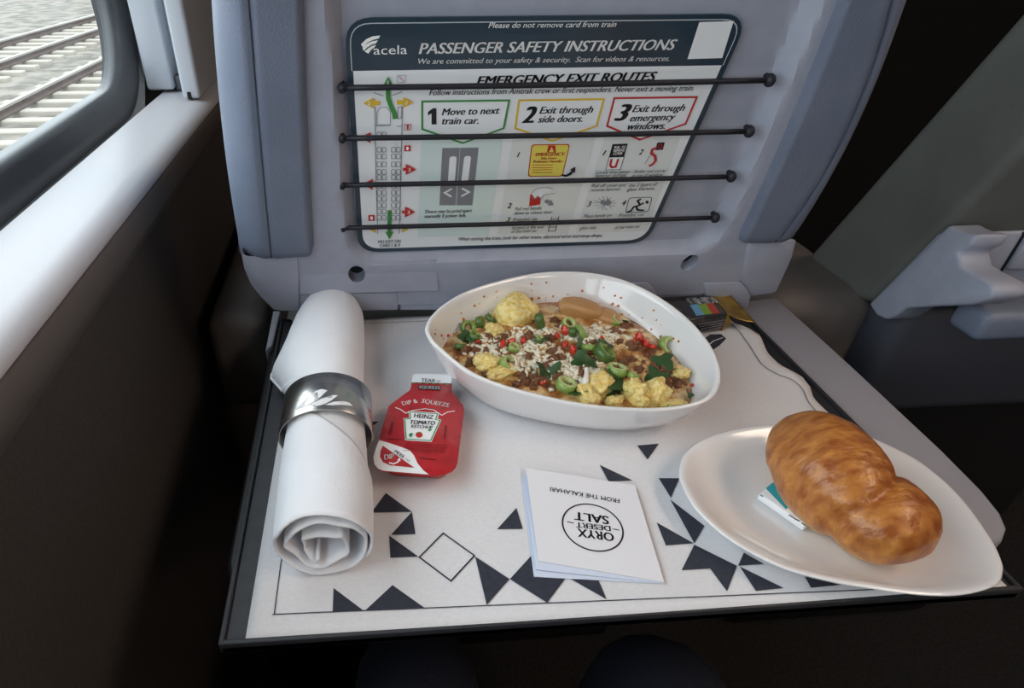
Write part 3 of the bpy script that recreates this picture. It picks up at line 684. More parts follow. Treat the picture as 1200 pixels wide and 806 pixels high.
tri((171, 58), 'u', 7, 'ink_green'); tri((177, 742), 'd', 5.5, 'ink_green')
for c, d, m, dgt in (((88, 150), 'l', 'ink_yellow', '2'), ((256, 147), 'r', 'ink_yellow', '2'), ((75, 305), 'l', 'ink_red', '3'), ((268, 448), 'r', 'ink_red', '3'), ((85, 515), 'l', 'ink_red', '3'), ((264, 640), 'r', 'ink_red', '3'), ((105, 718), 'l', 'ink_yellow', ''), ((246, 716), 'r', 'ink_yellow', '')):
    tri(c, d, 7.5 if dgt else 5, m); s_ = 1 if d == 'l' else -1
    if dgt:
        strokes('arrow_tail_print', [[zl(*c), zl(c[0]+s_*(46 if dgt == '2' else 30), c[1])]], SEAT, 0.0034 if dgt == '2' else 0.003, m, card, CD+0.0013)
        ct(dgt, zl(c[0]-8, c[1]+8), zl(c[0]+5, c[1]+8), 4.2, 'ink_white', False, 0.02, 0.0018)
ct('1', zl(167, 64), zl(174, 64), 4.2, 'ink_white', False, 0.02, 0.0018)
for q in ((97, 668), (258, 355)):
    cp('hand_sign_print', [zl(q[0]-14, q[1]-13), zl(q[0]+14, q[1]-14), zl(q[0]+14, q[1]+12), zl(q[0]-14, q[1]+13)], 'ink_red', 0.001)
    cp('hand_sign_print', [zl(q[0]-6, q[1]-4), zl(q[0]-2, q[1]-9), zl(q[0]+4, q[1]-8), zl(q[0]+7, q[1]), zl(q[0]+3, q[1]+8), zl(q[0]-5, q[1]+6)], 'ink_white', 0.0012)
strokes('extinguisher_print', [[zl(246, 248), zl(275, 246), zl(274, 272), zl(246, 273)]], SEAT, 0.0004, 'ink_red', card, CD+0.0008, True)
strokes('extinguisher_print', [[zl(254, 253), zl(266, 252)], [zl(260, 252), zl(259, 269)]], SEAT, 0.0012, 'ink_red', card, CD+0.001)
strokes('hatch_print', [[zl(212, 28), zl(250, 26), zl(248, 58), zl(212, 60)]], SEAT, 0.0003, 'ink_grey', card, CD+0.0008, True)
strokes('hatch_print', [[zl(220, 32), zl(242, 55)]], SEAT, 0.0004, 'ink_red', card, CD+0.0008)

# ================================================================== TRAY TABLE
TX0, TX1, TY0, TY1 = -0.1013, 0.412, 0.2095, 0.588
tray = thing('tray_table', 'black lipped tray table on grey arms folded down from the seat', 'tray table', (0.15, 0.385, -0.012))
box('tray_top', TX0, TX1, TY0, TY1, -0.010, -0.0018, 'tray_black', tray, bevel=0.002)
LW = 0.0036
lip = [(TX0, TY1), (TX0, TY0), (TX1, TY0), (TX1, TY1)]
v, f = stroke_geo([np.array(p) for p in [(TX0+LW/2, TY1), (TX0+LW/2, TY0+LW/2), (TX1-LW/2, TY0+LW/2), (TX1-LW/2, TY1)]], LW)
V = [(a, b, -0.009) for a, b in v]+[(a, b, 0.0006) for a, b in v]; n = len(v)
F = [q for q in f]+[[i+n for i in q][::-1] for q in f]
h = n//2; ring = list(range(h))+list(range(n-1, h-1, -1))
F += [[ring[i], ring[(i+1) % n], ring[(i+1) % n]+n, ring[i]+n] for i in range(n)]
V, F = fix(V, F); obj('tray_lip', V, F, 'tray_black', tray, bevel=0.001)
# arms: the broad one by the aisle, the slim one by the window
za = -0.008
ra = [atz(881, 346, za), atz(912, 343, za), atz(1000, 431, za), atz(1095, 527, za), atz(1163, 606, za), atz(1172, 640, za)]
xo = float(np.mean([p[0] for p in ra[2:4]]))
arm_out = [(0.405, 0.600), (0.4785, 0.612), (0.4755, 0.46), (0.4715, 0.345), (0.4675, 0.300), (0.4625, 0.278), (0.455, 0.264), (0.444, 0.255), (0.428, 0.251), (0.405, 0.250)]
prism('tray_arm', [(x, y, za) for x, y in arm_out], (0, 0, -0.022), 'grey_arm', tray, bevel=0.004, seg=3)
prism('tray_arm', [(x, y, -0.006) for x, y in ((-0.1085, 0.602), (-0.090, 0.602), (-0.092, 0.258), (-0.1045, 0.262), (-0.1075, 0.275))], (0, 0, -0.020), 'black_plastic', tray, bevel=0.003)
la = [atz(320, 364, 0.0), atz(329, 364, 0.0), atz(319, 404, 0.0), atz(311, 410, 0.0)]
prism('arm_bracket', la, (0, 0, -0.02), 'grey_arm', tray, bevel=0.0015)

# ================================================================== PLACEMAT
pm = None
right_px = [(862, 380), (872, 383), (891, 394), (900, 412), (914, 429), (940, 443), (950, 453), (954, 465), (968, 480), (1000, 510), (1060, 566), (1120, 625), (1186, 690)]
line_px = [(853, 378), (865, 388), (881, 408), (893, 427), (910, 438.5), (928.6, 446), (941, 456), (950, 474), (975, 500), (1040, 560), (1100, 620), (1168, 684)]
right_w = [atz(u, v, 0.002) for u, v in right_px]
def mat_right(y):
    ys = [p[1] for p in right_w][::-1]; xs = [p[0] for p in right_w][::-1]; return float(np.interp(y, ys, xs))
MY0, MY1 = 0.2125, 0.584
def mat_left(y): return -0.0852+0.004*(y-MY0)/(MY1-MY0)
def mat_z(x, y):
    e = max(0, 1-(mat_right(y)-x)/0.03); w = max(0, min(1, (y-0.36)/0.08))
    return 0.0004+0.003*e*w*(0.5+0.5*math.sin(y*85+1))+0.0003*(1+noise.noise(Vector((x*18, y*18, 2))))
rows, cols = 60, 70; V = []
for i in range(rows):
    y = MY0+(MY1-MY0)*i/(rows-1)
    for j in range(cols):
        t = j/(cols-1); x0, x1 = mat_left(y), mat_right(y); x = x0+(x1-x0)*t
        yy = y-0.0015*(1-i/(rows-1))*math.sin(t*3.1)+0.0*t
        V.append((x, yy, mat_z(x, y)))
placemat = obj('placemat', V, grid_faces(rows, cols), 'mat_linen', None, smooth=True, base=(0.16, 0.386, 0.0))
tag(placemat, 'off-white linen placemat with navy triangle print and line border on the tray', 'placemat')
sd = placemat.modifiers.new('thickness', 'SOLIDIFY'); sd.thickness = 0.0006; sd.offset = -1
def z5(x, y): return (380+x/2.727, 500+y/2.727)
def z6(x, y): return (740+x/2.609, 460+y/2.609)
def mz(p): return mat_z(p[0], p[1])+0.00035
def mprint(name, pts):
    V = [atz(u, v, 0.001) for u, v in pts]; V = [(p[0], p[1], mz(p)+0.0002) for p in V]
    return flat(name, V, 'mat_ink', placemat)
for q in ([(150, 275), (197, 212), (280, 272)], [(280, 272), (291, 343), (213, 346)], [(208, 348), (300, 415), (211, 419)], [(482, 415), (592, 487), (519, 570)], [(593, 487), (680, 392), (770, 485), (712, 563)], [(785, 485), (875, 488), (902, 552)], [(614, 260), (634, 327), (552, 328)], [(30, 516), (123, 586), (27, 592)], [(218, 506), (322, 580), (130, 588)], [(1000, 60), (1069, 54), (1033, 105)], [(880, 122), (985, 172), (908, 175)]):
    mprint('printed_triangle', [z5(*p) for p in q])
for q in ([(83, 262), (146, 262), (120, 322)], [(118, 327), (223, 408), (192, 461)], [(77, 397), (190, 461), (105, 467)], [(192, 465), (322, 530), (292, 608), (240, 538), (153, 543)], [(343, 490), (405, 525), (325, 530)], [(330, 532), (465, 598), (380, 607)], [(530, 563), (640, 588), (548, 597)]):
    mprint('printed_triangle', [z6(*p) for p in q])
mprint('printed_triangle', [(425, 494.5), (444, 494), (431, 503)])
def mstroke(name, pts, w, closed=False, n=1):
    P = [atz(u, v, 0.001)[:2] for u, v in pts]
    v, f = stroke_geo(P, w, closed); return obj(name, [(a, b, mat_z(a, b)+0.0005) for a, b in v], f, 'mat_ink', placemat)
mstroke('printed_diamond', [z5(380, 340), z5(480, 412), z5(405, 493), z5(304, 417)], 0.0011, True)
ln = [(318.5, 720)]; b0, b1 = atz(319, 720, 0.001), atz(1168, 685, 0.001)
fr = [(b0+(b1-b0)*t)[:2] for t in np.linspace(0, 1, 30)]
bl = [np.array((mat_left(y)+0.0155, y)) for y in np.linspace(MY1-0.012, b0[1], 20)]
bb = [np.array((x, MY1-0.012)) for x in np.linspace(0.375, mat_left(MY1)+0.0155, 20)]
bsmooth = smooth_loop([atz(u, v, 0.002)[:2] for u, v in line_px], 60, False)
v, f = stroke_geo(fr, 0.0007); obj('printed_border', [(a, b, mat_z(a, b)+0.0006) for a, b in v], f, 'mat_ink', placemat)
v, f = stroke_geo(bl, 0.0006); obj('printed_border', [(a, b, mat_z(a, b)+0.0006) for a, b in v], f, 'mat_ink', placemat)
v, f = stroke_geo(bb, 0.0006); obj('printed_border', [(a, b, mat_z(a, b)+0.0006) for a, b in v], f, 'mat_ink', placemat)
v, f = stroke_geo(bsmooth, 0.0008); obj('printed_border', [(a, b, mat_z(a, b)+0.0008) for a, b in v], f, 'mat_ink', placemat)
mprint('printed_emblem', [(822, 399), (832, 392), (845, 391.5), (851, 397), (843, 405), (834, 411), (826, 412)])
v, f = stroke_geo([atz(u, q, .001)[:2] for u, q in ((826, 408), (836, 400), (847, 396))], 0.001); obj('printed_emblem_line', [(a, b, mat_z(a, b)+0.0009) for a, b in v], f, 'paper', placemat)

# ================================================================== NAPKIN ROLL AND RING
nap_y0, nap_y1 = 0.258, 0.562
def nap_c(v): return -0.0385-0.004*v
rows, cols = 56, 170; V = []
turns = 2.9
for i in range(rows):
    v = i/(rows-1)
    ph0 = math.radians(-30+150*min(1, max(0, (v-0.10)/0.26))+90*min(1, max(0, (v-0.50)/0.10)))
    a = 0.0322-0.002*math.exp(-((v-0.40)/0.14)**2)+0.001*math.sin(v*9)
    b = 0.0265-0.0015*math.exp(-((v-0.40)/0.14)**2)
    fl = 0.0
    if v > 0.50: fl = (v-0.50)/0.18 if v < 0.68 else max(0, 1-(v-0.68)/0.30)
    endr = 1-0.22*max(0, (v-0.90)/0.10)**2
    for j in range(cols):
        t = j/(cols-1); ph = ph0+t*turns*2*math.pi
        r = 1-0.085*t/0.345 if t < 0.345 else 0.915-0.66*((t-0.345)/0.655)**0.85
        # irregular hand-folded layers, more so near the open front end
        k = 1-v
        r *= 1+0.05*(0.35+1.2*max(0, k-0.7))*noise.noise(Vector((math.cos(ph)*1.5, math.sin(ph)*1.5, v*3+t*4)))*(0.5+2.2*t)
        r *= 1+0.020*noise.noise(Vector((math.cos(ph)*2, math.sin(ph)*2, v*7)))+0.010*noise.noise(Vector((math.cos(ph)*5, math.sin(ph)*5, v*16+3)))
        x, z = a*r*endr*math.cos(ph), b*r*endr*math.sin(ph)
        if t > 0.345:                            # loosely bunched inner folds
            g = (t-0.345)/0.655; n1 = noise.noise(Vector((math.cos(ph)*1.1+4, math.sin(ph)*1.1, t*3))); n2 = noise.noise(Vector((math.cos(ph)*1.3, math.sin(ph)*1.3+7, t*3)))
            x += 0.008*g**0.5*n1-0.004*g; z = z*(1-0.12*g)+0.008*g**0.5*n2-0.004*g
        if fl and t < 0.36:                      # loose corner of the outer layer flaring toward the window
            g = math.degrees(ph) % 360; w = max(0, min(1, (g-70)/140)) if g <= 210 else max(0, 1-(g-210)/45)
            x -= 0.029*fl*w**1.6; z -= 0.003*fl*w
        yoff = 0.004*noise.noise(Vector((x*40, z*40, 1)))*(1 if v < 0.05 else 0)+(0.012*math.sin(ph)*max(0, (v-0.9)/0.1))-0.018*max(0, (0.06-v)/0.06)*max(0, -math.sin(ph))*0.3
        V.append((nap_c(v)+x, nap_y0+(nap_y1-nap_y0)*v+yoff, max(0.0022, 0.0285+z)))
napkin = obj('napkin', V, grid_faces(rows, cols), 'linen', None, smooth=True, base=(-0.04, 0.41, 0.001), solid=0.0016)
tag(napkin, 'rolled white cloth napkin lying on the placemat, held by a steel ring', 'napkin')
# ring: steel band, elliptical, with cut-out feather marks
RY0, RY1, RA, RB, RZ = 0.357, 0.404, 0.0362, 0.0286, 0.0297
rv = (0.5*(RY0+RY1)-nap_y0)/(nap_y1-nap_y0); RXC = nap_c(rv)
V = []; nr = 72
for (y, k) in ((RY0, 0), (RY1, 0), (RY1, 0.0011), (RY0, 0.0011)):
    for j in range(nr):
        q = 2*math.pi*j/nr; V.append((RXC+(RA-k)*math.cos(q), y, RZ+(RB-k)*math.sin(q)))
V, F = fix(V, grid_faces(4, nr, True, True))
ring_o = thing('napkin_ring', 'polished steel napkin ring with cut-out feather mark around the napkin', 'napkin ring', (RXC, 0.38, RZ-RB))
obj('ring_band', V, F, 'steel', ring_o, smooth=True, bevel=0.0003, seg=1, angle=60)
def at_ring(u, v, off=0.00035):
    d = ray(u, v); o = EYE-np.array([RXC, 0, RZ]); A, B = RA+off, RB+off
    qa = (d[0]/A)**2+(d[2]/B)**2; qb = 2*(o[0]*d[0]/A**2+o[2]*d[2]/B**2); qc = (o[0]/A)**2+(o[2]/B)**2-1
    return EYE+d*((-qb-math.sqrt(qb*qb-4*qa*qc))/(2*qa))
def z3(x, y): return (240+x/2.121, 320+y/2.121)
for q in ([(221, 341), (250, 314), (276, 292), (290, 288), (305, 291), (290, 305), (262, 326), (240, 334)], [(262, 327), (290, 312), (318, 303), (331, 303), (316, 315), (298, 325), (278, 330)], [(298, 327), (322, 319), (345, 318), (360, 322), (368, 330), (340, 327), (318, 328)]):
    flat('feather_cutout', [at_ring(*z3(*p)) for p in q], 'foil_white', ring_o)

# ================================================================== KETCHUP PACKET
KZ = 0.018
def z7(x, y): return (430+x/5.757, 430+y/5.757)
KP = Plane(atz(490, 500, KZ), (1, 0, 0), (0, 1, 0.006))
ket = thing('ketchup_packet', 'red sealed tomato ketchup dip tub with white tear tab on the placemat', 'ketchup packet', (*atz(490, 515, 0.001)[:2], 0.0015))
kout = [(300, 75), (312, 52), (330, 46), (540, 48), (566, 54), (575, 75), (572, 128), (573, 165), (648, 255), (655, 282), (653, 320), (612, 640), (600, 675), (575, 705), (520, 726), (440, 731), (110, 703), (75, 690), (50, 660), (44, 620), (50, 580), (80, 490), (138, 290), (146, 262), (165, 244), (288, 155), (298, 128)]
prism('foil_lid', pp(KP, [z7(*p) for p in kout], 0), -KP.n*0.0009, 'ketchup_red', ket, bevel=0.0003, seg=1)
tubo = [np.array(p, float) for p in ((170, 290), (620, 290), (580, 640), (540, 690), (130, 665), (90, 620))]
tubr = rounded([KP.uv(*z7(*p)) for p in tubo], 0.008, 5)
cen = np.mean(tubr, axis=0); V = []
for sc_, z in ((1.0, -0.0006), (0.98, -0.004), (0.90, -0.012), (0.84, -0.0145)):
    for p in tubr: w = cen+(p-cen)*sc_; V.append(KP.p(w[0], w[1], z))
nt_ = len(tubr); F = grid_faces(4, nt_, True)+[list(range(3*nt_, 4*nt_))]; V, F = fix(V, F)
obj('tub', V, F, 'ketchup_tub', ket, smooth=True)
def kp(name, pts, m, off=0.0003): return flat(name, pp(KP, [z7(*p) for p in pts], off), m, ket)
def kt(s, L, R, h, m, b=0.0, it=False, off=0.0006): return text(s, KP, z7(*L), z7(*R), h/5.757, m, ket, off, it, b)
kp('tear_tab', [(302, 78), (313, 54), (330, 48), (540, 50), (565, 56), (573, 76), (570, 112), (300, 104)], 'foil_white')
strokes('green_dashes', [[z7(300+i*46, 109+i*2), z7(326+i*46, 110+i*2)] for i in range(6)], KP, 0.0012, 'label_green', ket, 0.0006)
kt('TEAR', (365, 104), (462, 108), 24, 'ink_black', 0.006); kt('TO', (470, 106), (496, 107), 13, 'ink_black', 0.006)
kp('squeeze_tag', [(348, 126), (500, 132), (496, 159), (345, 152)], 'ink_black', 0.0005); kt('SQUEEZE', (352, 148), (494, 154), 18, 'ink_white', 0.006, off=0.0008)
# DIP & SQUEEZE on an arch
kt('DIP &', (243, 262), (345, 243), 27, 'ink_white', 0.006); kt('SQUEEZE', (366, 242), (552, 275), 27, 'ink_white', 0.006)
strokes('white_bracket', [[z7(190, 275), z7(225, 288), z7(262, 314), z7(310, 296), z7(390, 284), z7(450, 292), z7(505, 328), z7(545, 306), z7(592, 300)]], KP, 0.0007, 'ink_white', ket, 0.0005)
strokes('small_print', [[z7(285, 279), z7(525, 286)]], KP, 0.0006, 'ink_darkred', ket, 0.0005)
kp('keystone_label', [(282, 300), (490, 312), (476, 352), (502, 360), (436, 508), (258, 496), (247, 348), (284, 346)], 'foil_white', 0.0005)
strokes('keystone_outline', [[z7(*p) for p in ((290, 308), (478, 319), (462, 358), (492, 364), (430, 500), (265, 489), (254, 354), (293, 352))]], KP, 0.0009, 'label_green', ket, 0.0008, True)
kt('HEINZ', (316, 345), (446, 357), 28, 'ink_black', 0.006, off=0.0009); kt('TOMATO', (290, 388), (460, 396), 26, 'ink_black', 0.015, True, 0.0009); kt('KETCHUP', (296, 414), (442, 422), 20, 'ink_black', 0.008, True, 0.0009)
kp('tomato_print', [(352+24*math.cos(a), 462+20*math.sin(a)) for a in [j*0.5 for j in range(12)]], 'ink_red', 0.0009); kp('leaf_print', [(338, 444), (352, 450), (368, 443), (358, 455), (346, 455)], 'label_green', 0.0011)
kp('leaf_print', [(282, 458), (300, 448), (312, 456), (300, 478), (286, 476)], 'label_green', 0.0009); kp('leaf_print', [(408, 432), (430, 420), (440, 424), (424, 440)], 'label_green', 0.0009)
for y in (517, 533, 549, 565): strokes('small_print', [[z7(255-(y-520)*.3, y), z7(545-(y-520)*.4, y+14)]], KP, 0.0007, 'ink_darkred', ket, 0.0005)
kp('code_strip', [(162, 368), (180, 370), (164, 458), (146, 455)], 'ink_darkred'); kp('code_strip', [(528, 395), (542, 396), (530, 485), (520, 484)], 'ink_darkred'); strokes('small_print', [[z7(134, 484), z7(230, 491)]], KP, 0.0011, 'ink_darkred', ket, 0.0005)
strokes('small_print', [[z7(365, 615), z7(470, 627)]], KP, 0.0009, 'ink_darkred', ket, 0.0005)
kp('peel_corner', [(80, 495), (140, 512), (240, 545), (290, 566), (318, 600), (340, 650), (380, 700), (418, 728), (110, 702), (76, 689), (51, 660), (45, 620), (51, 580)], 'foil_white', 0.0005)
kp('peel_arrow', [(108, 535), (320, 683), (160, 668), (110, 648), (88, 610), (92, 570)], 'ketchup_red', 0.0008)
kt('PEEL', (180, 577), (246, 622), 24, 'ink_black', 0.006, off=0.0009); kt('TO', (254, 626), (284, 645), 11, 'ink_black', 0.006, off=0.0009); kt('DIP', (118, 632), (190, 622), 34, 'foil_white', 0.012, True, 0.0011)
strokes('arrow_swirl', [[z7(150, 652), z7(180, 660), z7(208, 648), z7(218, 630)]], KP, 0.0013, 'foil_white', ket, 0.0011); kp('arrow_swirl_head', [(205, 634), (222, 618), (228, 642)], 'foil_white', 0.0012)

# ================================================================== BOWL WITH THE EGG DISH
rim_px = [(498, 383), (508, 366), (530, 349), (556, 337), (590, 327), (630, 319), (672, 317.5), (710, 322), (745, 333), (780, 352), (808, 374), (830, 399), (843, 425), (845, 446), (838, 462), (822, 472), (795, 478), (760, 480.5), (713, 478.5), (670, 473), (625, 463), (580, 450), (545, 434), (514, 409), (502, 396)]
def rim_z(v): return 0.044+0.030*min(1, max(0, (478-v)/160))
rim = smooth_loop([atz(u, v, rim_z(v)) for u, v in rim_px], 110)
bc = np.array([np.mean([p[0] for p in rim]), np.mean([p[1] for p in rim])-0.004, 0])
def shell_of(rim, bc, prof, n):
    """prof: (horizontal scale, height fraction, inset)"""
    V = []
    for s, zf, inset in prof:
        for p in rim:
            d = np.array([p[0]-bc[0], p[1]-bc[1]]); L = np.linalg.norm(d); d2 = d*(s-inset/L)
            V.append((bc[0]+d2[0], bc[1]+d2[1], 0.0012+(p[2]-0.0012)*zf))
    F = grid_faces(len(prof), n, True); F.append(list(range(n))[::-1]); F.append([(len(prof)-1)*n+i for i in range(n)])
    return fix(V, F)
out_prof = [(0.46, 0.0, 0), (0.58, 0.012, 0), (0.70, 0.08, 0), (0.81, 0.24, 0), (0.895, 0.47, 0), (0.95, 0.71, 0), (0.99, 0.93, 0), (1.0, 0.985, 0), (1.0, 1.0, 0.0008), (1.0, 1.003, 0.0022), (1.0, 0.995, 0.0036)]
in_prof = [(0.99, 0.93, 0.0042), (0.95, 0.73, 0.0044), (0.895, 0.52, 0.0044), (0.81, 0.31, 0.0042), (0.70, 0.17, 0.0035), (0.50, 0.10, 0.0), (0.15, 0.085, 0)]
V, F = shell_of(rim, bc, out_prof+in_prof, 110)
bowl = obj('bowl', V, F, 'porcelain', None, smooth=True, base=(bc[0], bc[1], 0.0012))
tag(bowl, 'white egg-shaped porcelain bowl with raised back, holding the egg scramble', 'bowl')
# sauce layer
rn = 26; V = []; rimN = len(rim)
def food_base(x, y): return 0.0378+0.0115*(y-bc[1])/0.08
def wall_cut(p):
    # how far out (fraction of the rim radius) the food meets the inner wall of the bowl
    L = np.linalg.norm(p[:2]-bc[:2]); lo = 0.3
    for k in range(200):
        q = 0.3+0.7*k/199; S_ = [a-c/L for a, b, c in in_prof][::-1]; Z_ = [b for a, b, c in in_prof][::-1]
        zw = p[2]*float(np.interp(q, S_, Z_)); x, y = bc[:2]+(p[:2]-bc[:2])*q
        if zw > food_base(x, y)-0.004: return q
    return 0.95
CUT = [wall_cut(p) for p in rim]
def food_h(x, y, r):
    return food_base(x, y)-0.0045*r**4+0.004*(1-r*r)+(1-r**6)*(0.0040*noise.noise(Vector((x*45, y*45, 0)))+0.0018*noise.noise(Vector((x*130, y*130, 5))))
ANG = [math.atan2(p[1]-bc[1], p[0]-bc[0]) for p in rim]
def food_r(x, y):
    d = np.array([x-bc[0], y-bc[1]]); a = math.atan2(d[1], d[0]); k = min(range(rimN), key=lambda i: abs((ANG[i]-a+math.pi) % (2*math.pi)-math.pi))
    return np.linalg.norm(d)/(np.linalg.norm(rim[k][:2]-bc[:2])*CUT[k])
FS = 1.0
for i in range(rn):
    r = (i+0.02)/(rn-1+0.02)
    for p, c in zip(rim, CUT):
        d = (p[:2]-bc[:2])*(c+0.004); x, y = bc[0]+d[0]*r, bc[1]+d[1]*r; V.append((x, y, food_h(x, y, r)))
F = grid_faces(rn, rimN, True)+[list(range(rimN))]
V, F = fix(V, F)
sauce = obj('sauce', V, F, 'sauce', None, smooth=True); tag(sauce, 'brown gravy base with melted cheese filling the bowl', 'sauce', kind='stuff')
def fz(u, v, lift=0.0):
    p = atz(u, v, 0.042)
    for _ in range(4):
        r = min(1, food_r(p[0], p[1])/FS); p = atz(u, v, food_h(p[0], p[1], r)+lift)
    return p
def z8(x, y): return (500+x/3.636, 330+y/3.636)      # close-up of the bowl contents
# egg curds
eggm = [mesh_data('egg_curd', *blob_geo(1, (0.16, 0.30, 0.34, 0.38)[s-1], (1.3, 1.7, 1.8, 1.9)[s-1], s, 4, (0.8, 0.45, 0.5, 0.4)[s-1]), ['egg']) for s in (1, 2, 3, 4)]
rnd = random.Random(11)
egg = [((372, 150), 0.0185, 'large smooth yellow egg chunk standing at the back of the bowl', (1.05, .9, 1.0)), ((255, 350), 0.0115, 'pale yellow egg curd at the front left of the bowl', (1.1, .9, .8)), ((320, 392), 0.0105, 'low egg curd against the front left rim of the bowl', (1.5, .7, .7)),
       ((740, 440), 0.0120, 'egg curd streaked with cream in front of the herbs', (1.2, .9, .8)), ((688, 486), 0.0105, 'small egg curd at the front rim beside the cream streak', (1.1, .8, .7)), ((880, 470), 0.0120, 'upright egg curd at the front right of the bowl', (.75, .8, 1.25)), ((968, 480), 0.0130, 'tallest ragged egg curd near the right front rim', (.85, .8, 1.15)), ((915, 505), 0.0090, 'egg curd between the two upright ones', (1, .8, .9)), ((1075, 385), 0.0095, 'yellow egg smear on the right wall of the bowl', (.9, 1.1, .6)), ((800, 508), 0.0070, 'small golden egg crumb at the front rim', (1.2, .8, .7)), ((285, 205), 0.0080, 'egg curd beneath the scallion rings at the left', (1.3, .9, .7)), ((1040, 520), 0.007, 'thin egg sliver at the front right rim', (1.8, .6, .5))]
for i, (q, r, lab, sc_) in enumerate(egg):
    p = fz(*z8(*q), 0.002); o = inst('egg_curd', eggm[0 if i == 0 else 1+i % 3], p, (rnd.uniform(-.4, .4), rnd.uniform(-.4, .4), rnd.uniform(0, 6)) if i else (0.2, -0.1, 0.6), tuple((r if i == 0 else r*0.88)*k for k in sc_))
    tag(o, lab, 'egg', 'egg curds in the bowl')
pm_ = mesh_data('potato_chunk', *blob_geo(1, 0.2, 1.2, 8, 3, 0.7), ['potato'])
tag(inst('potato_chunk', pm_, fz(*z8(660, 118), 0.004), (0.1, 0.15, -0.25), (0.021, 0.010, 0.008)), 'glazed brown potato wedge at the back wall of the bowl', 'potato')
tag(inst('potato_chunk', pm_, fz(*z8(760, 150), 0.001), (0.1, 0.1, -0.5), (0.014, 0.009, 0.006)), 'smaller browned potato piece right of the wedge', 'potato')
# minced beef
bf = [mesh_data('beef_crumble', *blob_geo(1, 0.8, 1.8, s, 3), ['beef']) for s in (21, 22, 23)]
pos = [(90, 275), (130, 245), (165, 300), (545, 165), (560, 190), (520, 140), (400, 400), (420, 425), (505, 440), (490, 420), (530, 455), (770, 505), (855, 195), (1065, 400), (1075, 430), (1050, 420), (960, 300), (985, 290), (930, 320), (540, 300), (505, 300), (205, 300), (215, 270), (1060, 445), (450, 410), (610, 290), (690, 250), (820, 260), (880, 270), (330, 240), (430, 250), (570, 330), (640, 450), (1020, 455), (900, 380), (850, 350), (980, 390)]
for _ in range(75):
    pos.append((rnd.uniform(150, 1040), rnd.gauss(330, 70)))
pos = [q for q in pos if 150 < q[1] < 500]
for i, q in enumerate(pos):
    r = rnd.uniform(0.0022, 0.0048); p = fz(*z8(*q), -0.0005)
    if food_r(p[0], p[1]) > 0.93: continue
    tag(inst('beef_crumble', bf[i % 3], p, (rnd.uniform(0, 6), rnd.uniform(0, 6), rnd.uniform(0, 6)), (r*1.2, r, r*0.8)), 'dark brown crumble of minced beef in the bowl', 'minced beef', 'beef crumbles in the bowl')
# scallion rings
def ring_geo(ro, ri, h, n=18):
    V = []; mi = []
    for r, z in ((ro, -h), (ro*1.03, 0), (ro, h), (ri, h), (ri*0.97, 0), (ri, -h)):
        V += [(r*math.cos(2*math.pi*j/n), r*math.sin(2*math.pi*j/n)*0.92, z) for j in range(n)]
    F = grid_faces(6, n, True, True)
    for i in range(6): mi += [0 if i in (0, 1) else 1]*n
    V2, F2 = V, F
    return V2, F2, mi
srings = []
for a, b in (('scallion_green', 'scallion_pale'), ('scallion_light', 'scallion_pale'), ('scallion_green', 'scallion_light')):
    V, F, mi = ring_geo(1, 0.62, 0.42); srings.append(mesh_data('scallion_ring', V, F, [a, b], mi))
sc_pos = [((175, 195), .0072, 2, (1.0, .2, .3)), ((228, 172), .0062, 2, (1.1, .5, 1)), ((270, 158), .0058, 2, (.9, -.3, 2)), ((205, 232), .0060, 2, (.4, .3, 1)), ((140, 275), .0056, 0, (.3, .5, 2)), ((345, 350), .0078, 1, (.7, .5, .5)), ((660, 215), .0074, 1, (.8, -.5, 2)), ((605, 178), .0066, 1, (.5, .3, 0)), ((758, 305), .0105, 2, (.5, .3, 1)), ((812, 375), .0085, 1, (.2, .1, 2)), ((1022, 268), .0082, 1, (1.1, .4, .4)), ((595, 440), .0092, 1, (.2, .2, 1)), ((480, 245), .0050, 0, (.3, .2, 1)), ((690, 280), .0062, 1, (.3, .5, 2)), ((372, 280), .0055, 1, (.3, .1, 1)), ((805, 165), .0058, 1, (.6, .1, 1)), ((1050, 545), .006, 1, (.3, .1, 1)), ((880, 400), .0055, 1, (.5, .2, 2))]
for i, (q, r, k, rot) in enumerate(sc_pos):
    tag(inst('scallion_ring', srings[k], fz(*z8(*q), 0.0035), rot, (r, r, r)), 'sliced green scallion ring scattered over the scramble', 'scallion', 'scallion rings in the bowl')
st = mesh_data('scallion_stalk', *(lambda g: (g[0], g[1]))(tube_geo([(-1, 0, 0), (-0.3, 0, 0.05), (0.3, 0, 0.05), (1, 0, 0)], 0.42, 12)), ['scallion_green'])
for q, r, rot, lab in (((483, 178), .0095, (0.2, 1.25, 0.4), 'thick dark green scallion stalk beside the big egg chunk'), ((620, 222), .0085, (0.1, 0.9, 1.2), 'bright scallion stalk cut in the middle of the bowl')):
    tag(inst('scallion_stalk', st, fz(*z8(*q), 0.005), rot, (r, r, r)), lab, 'scallion')
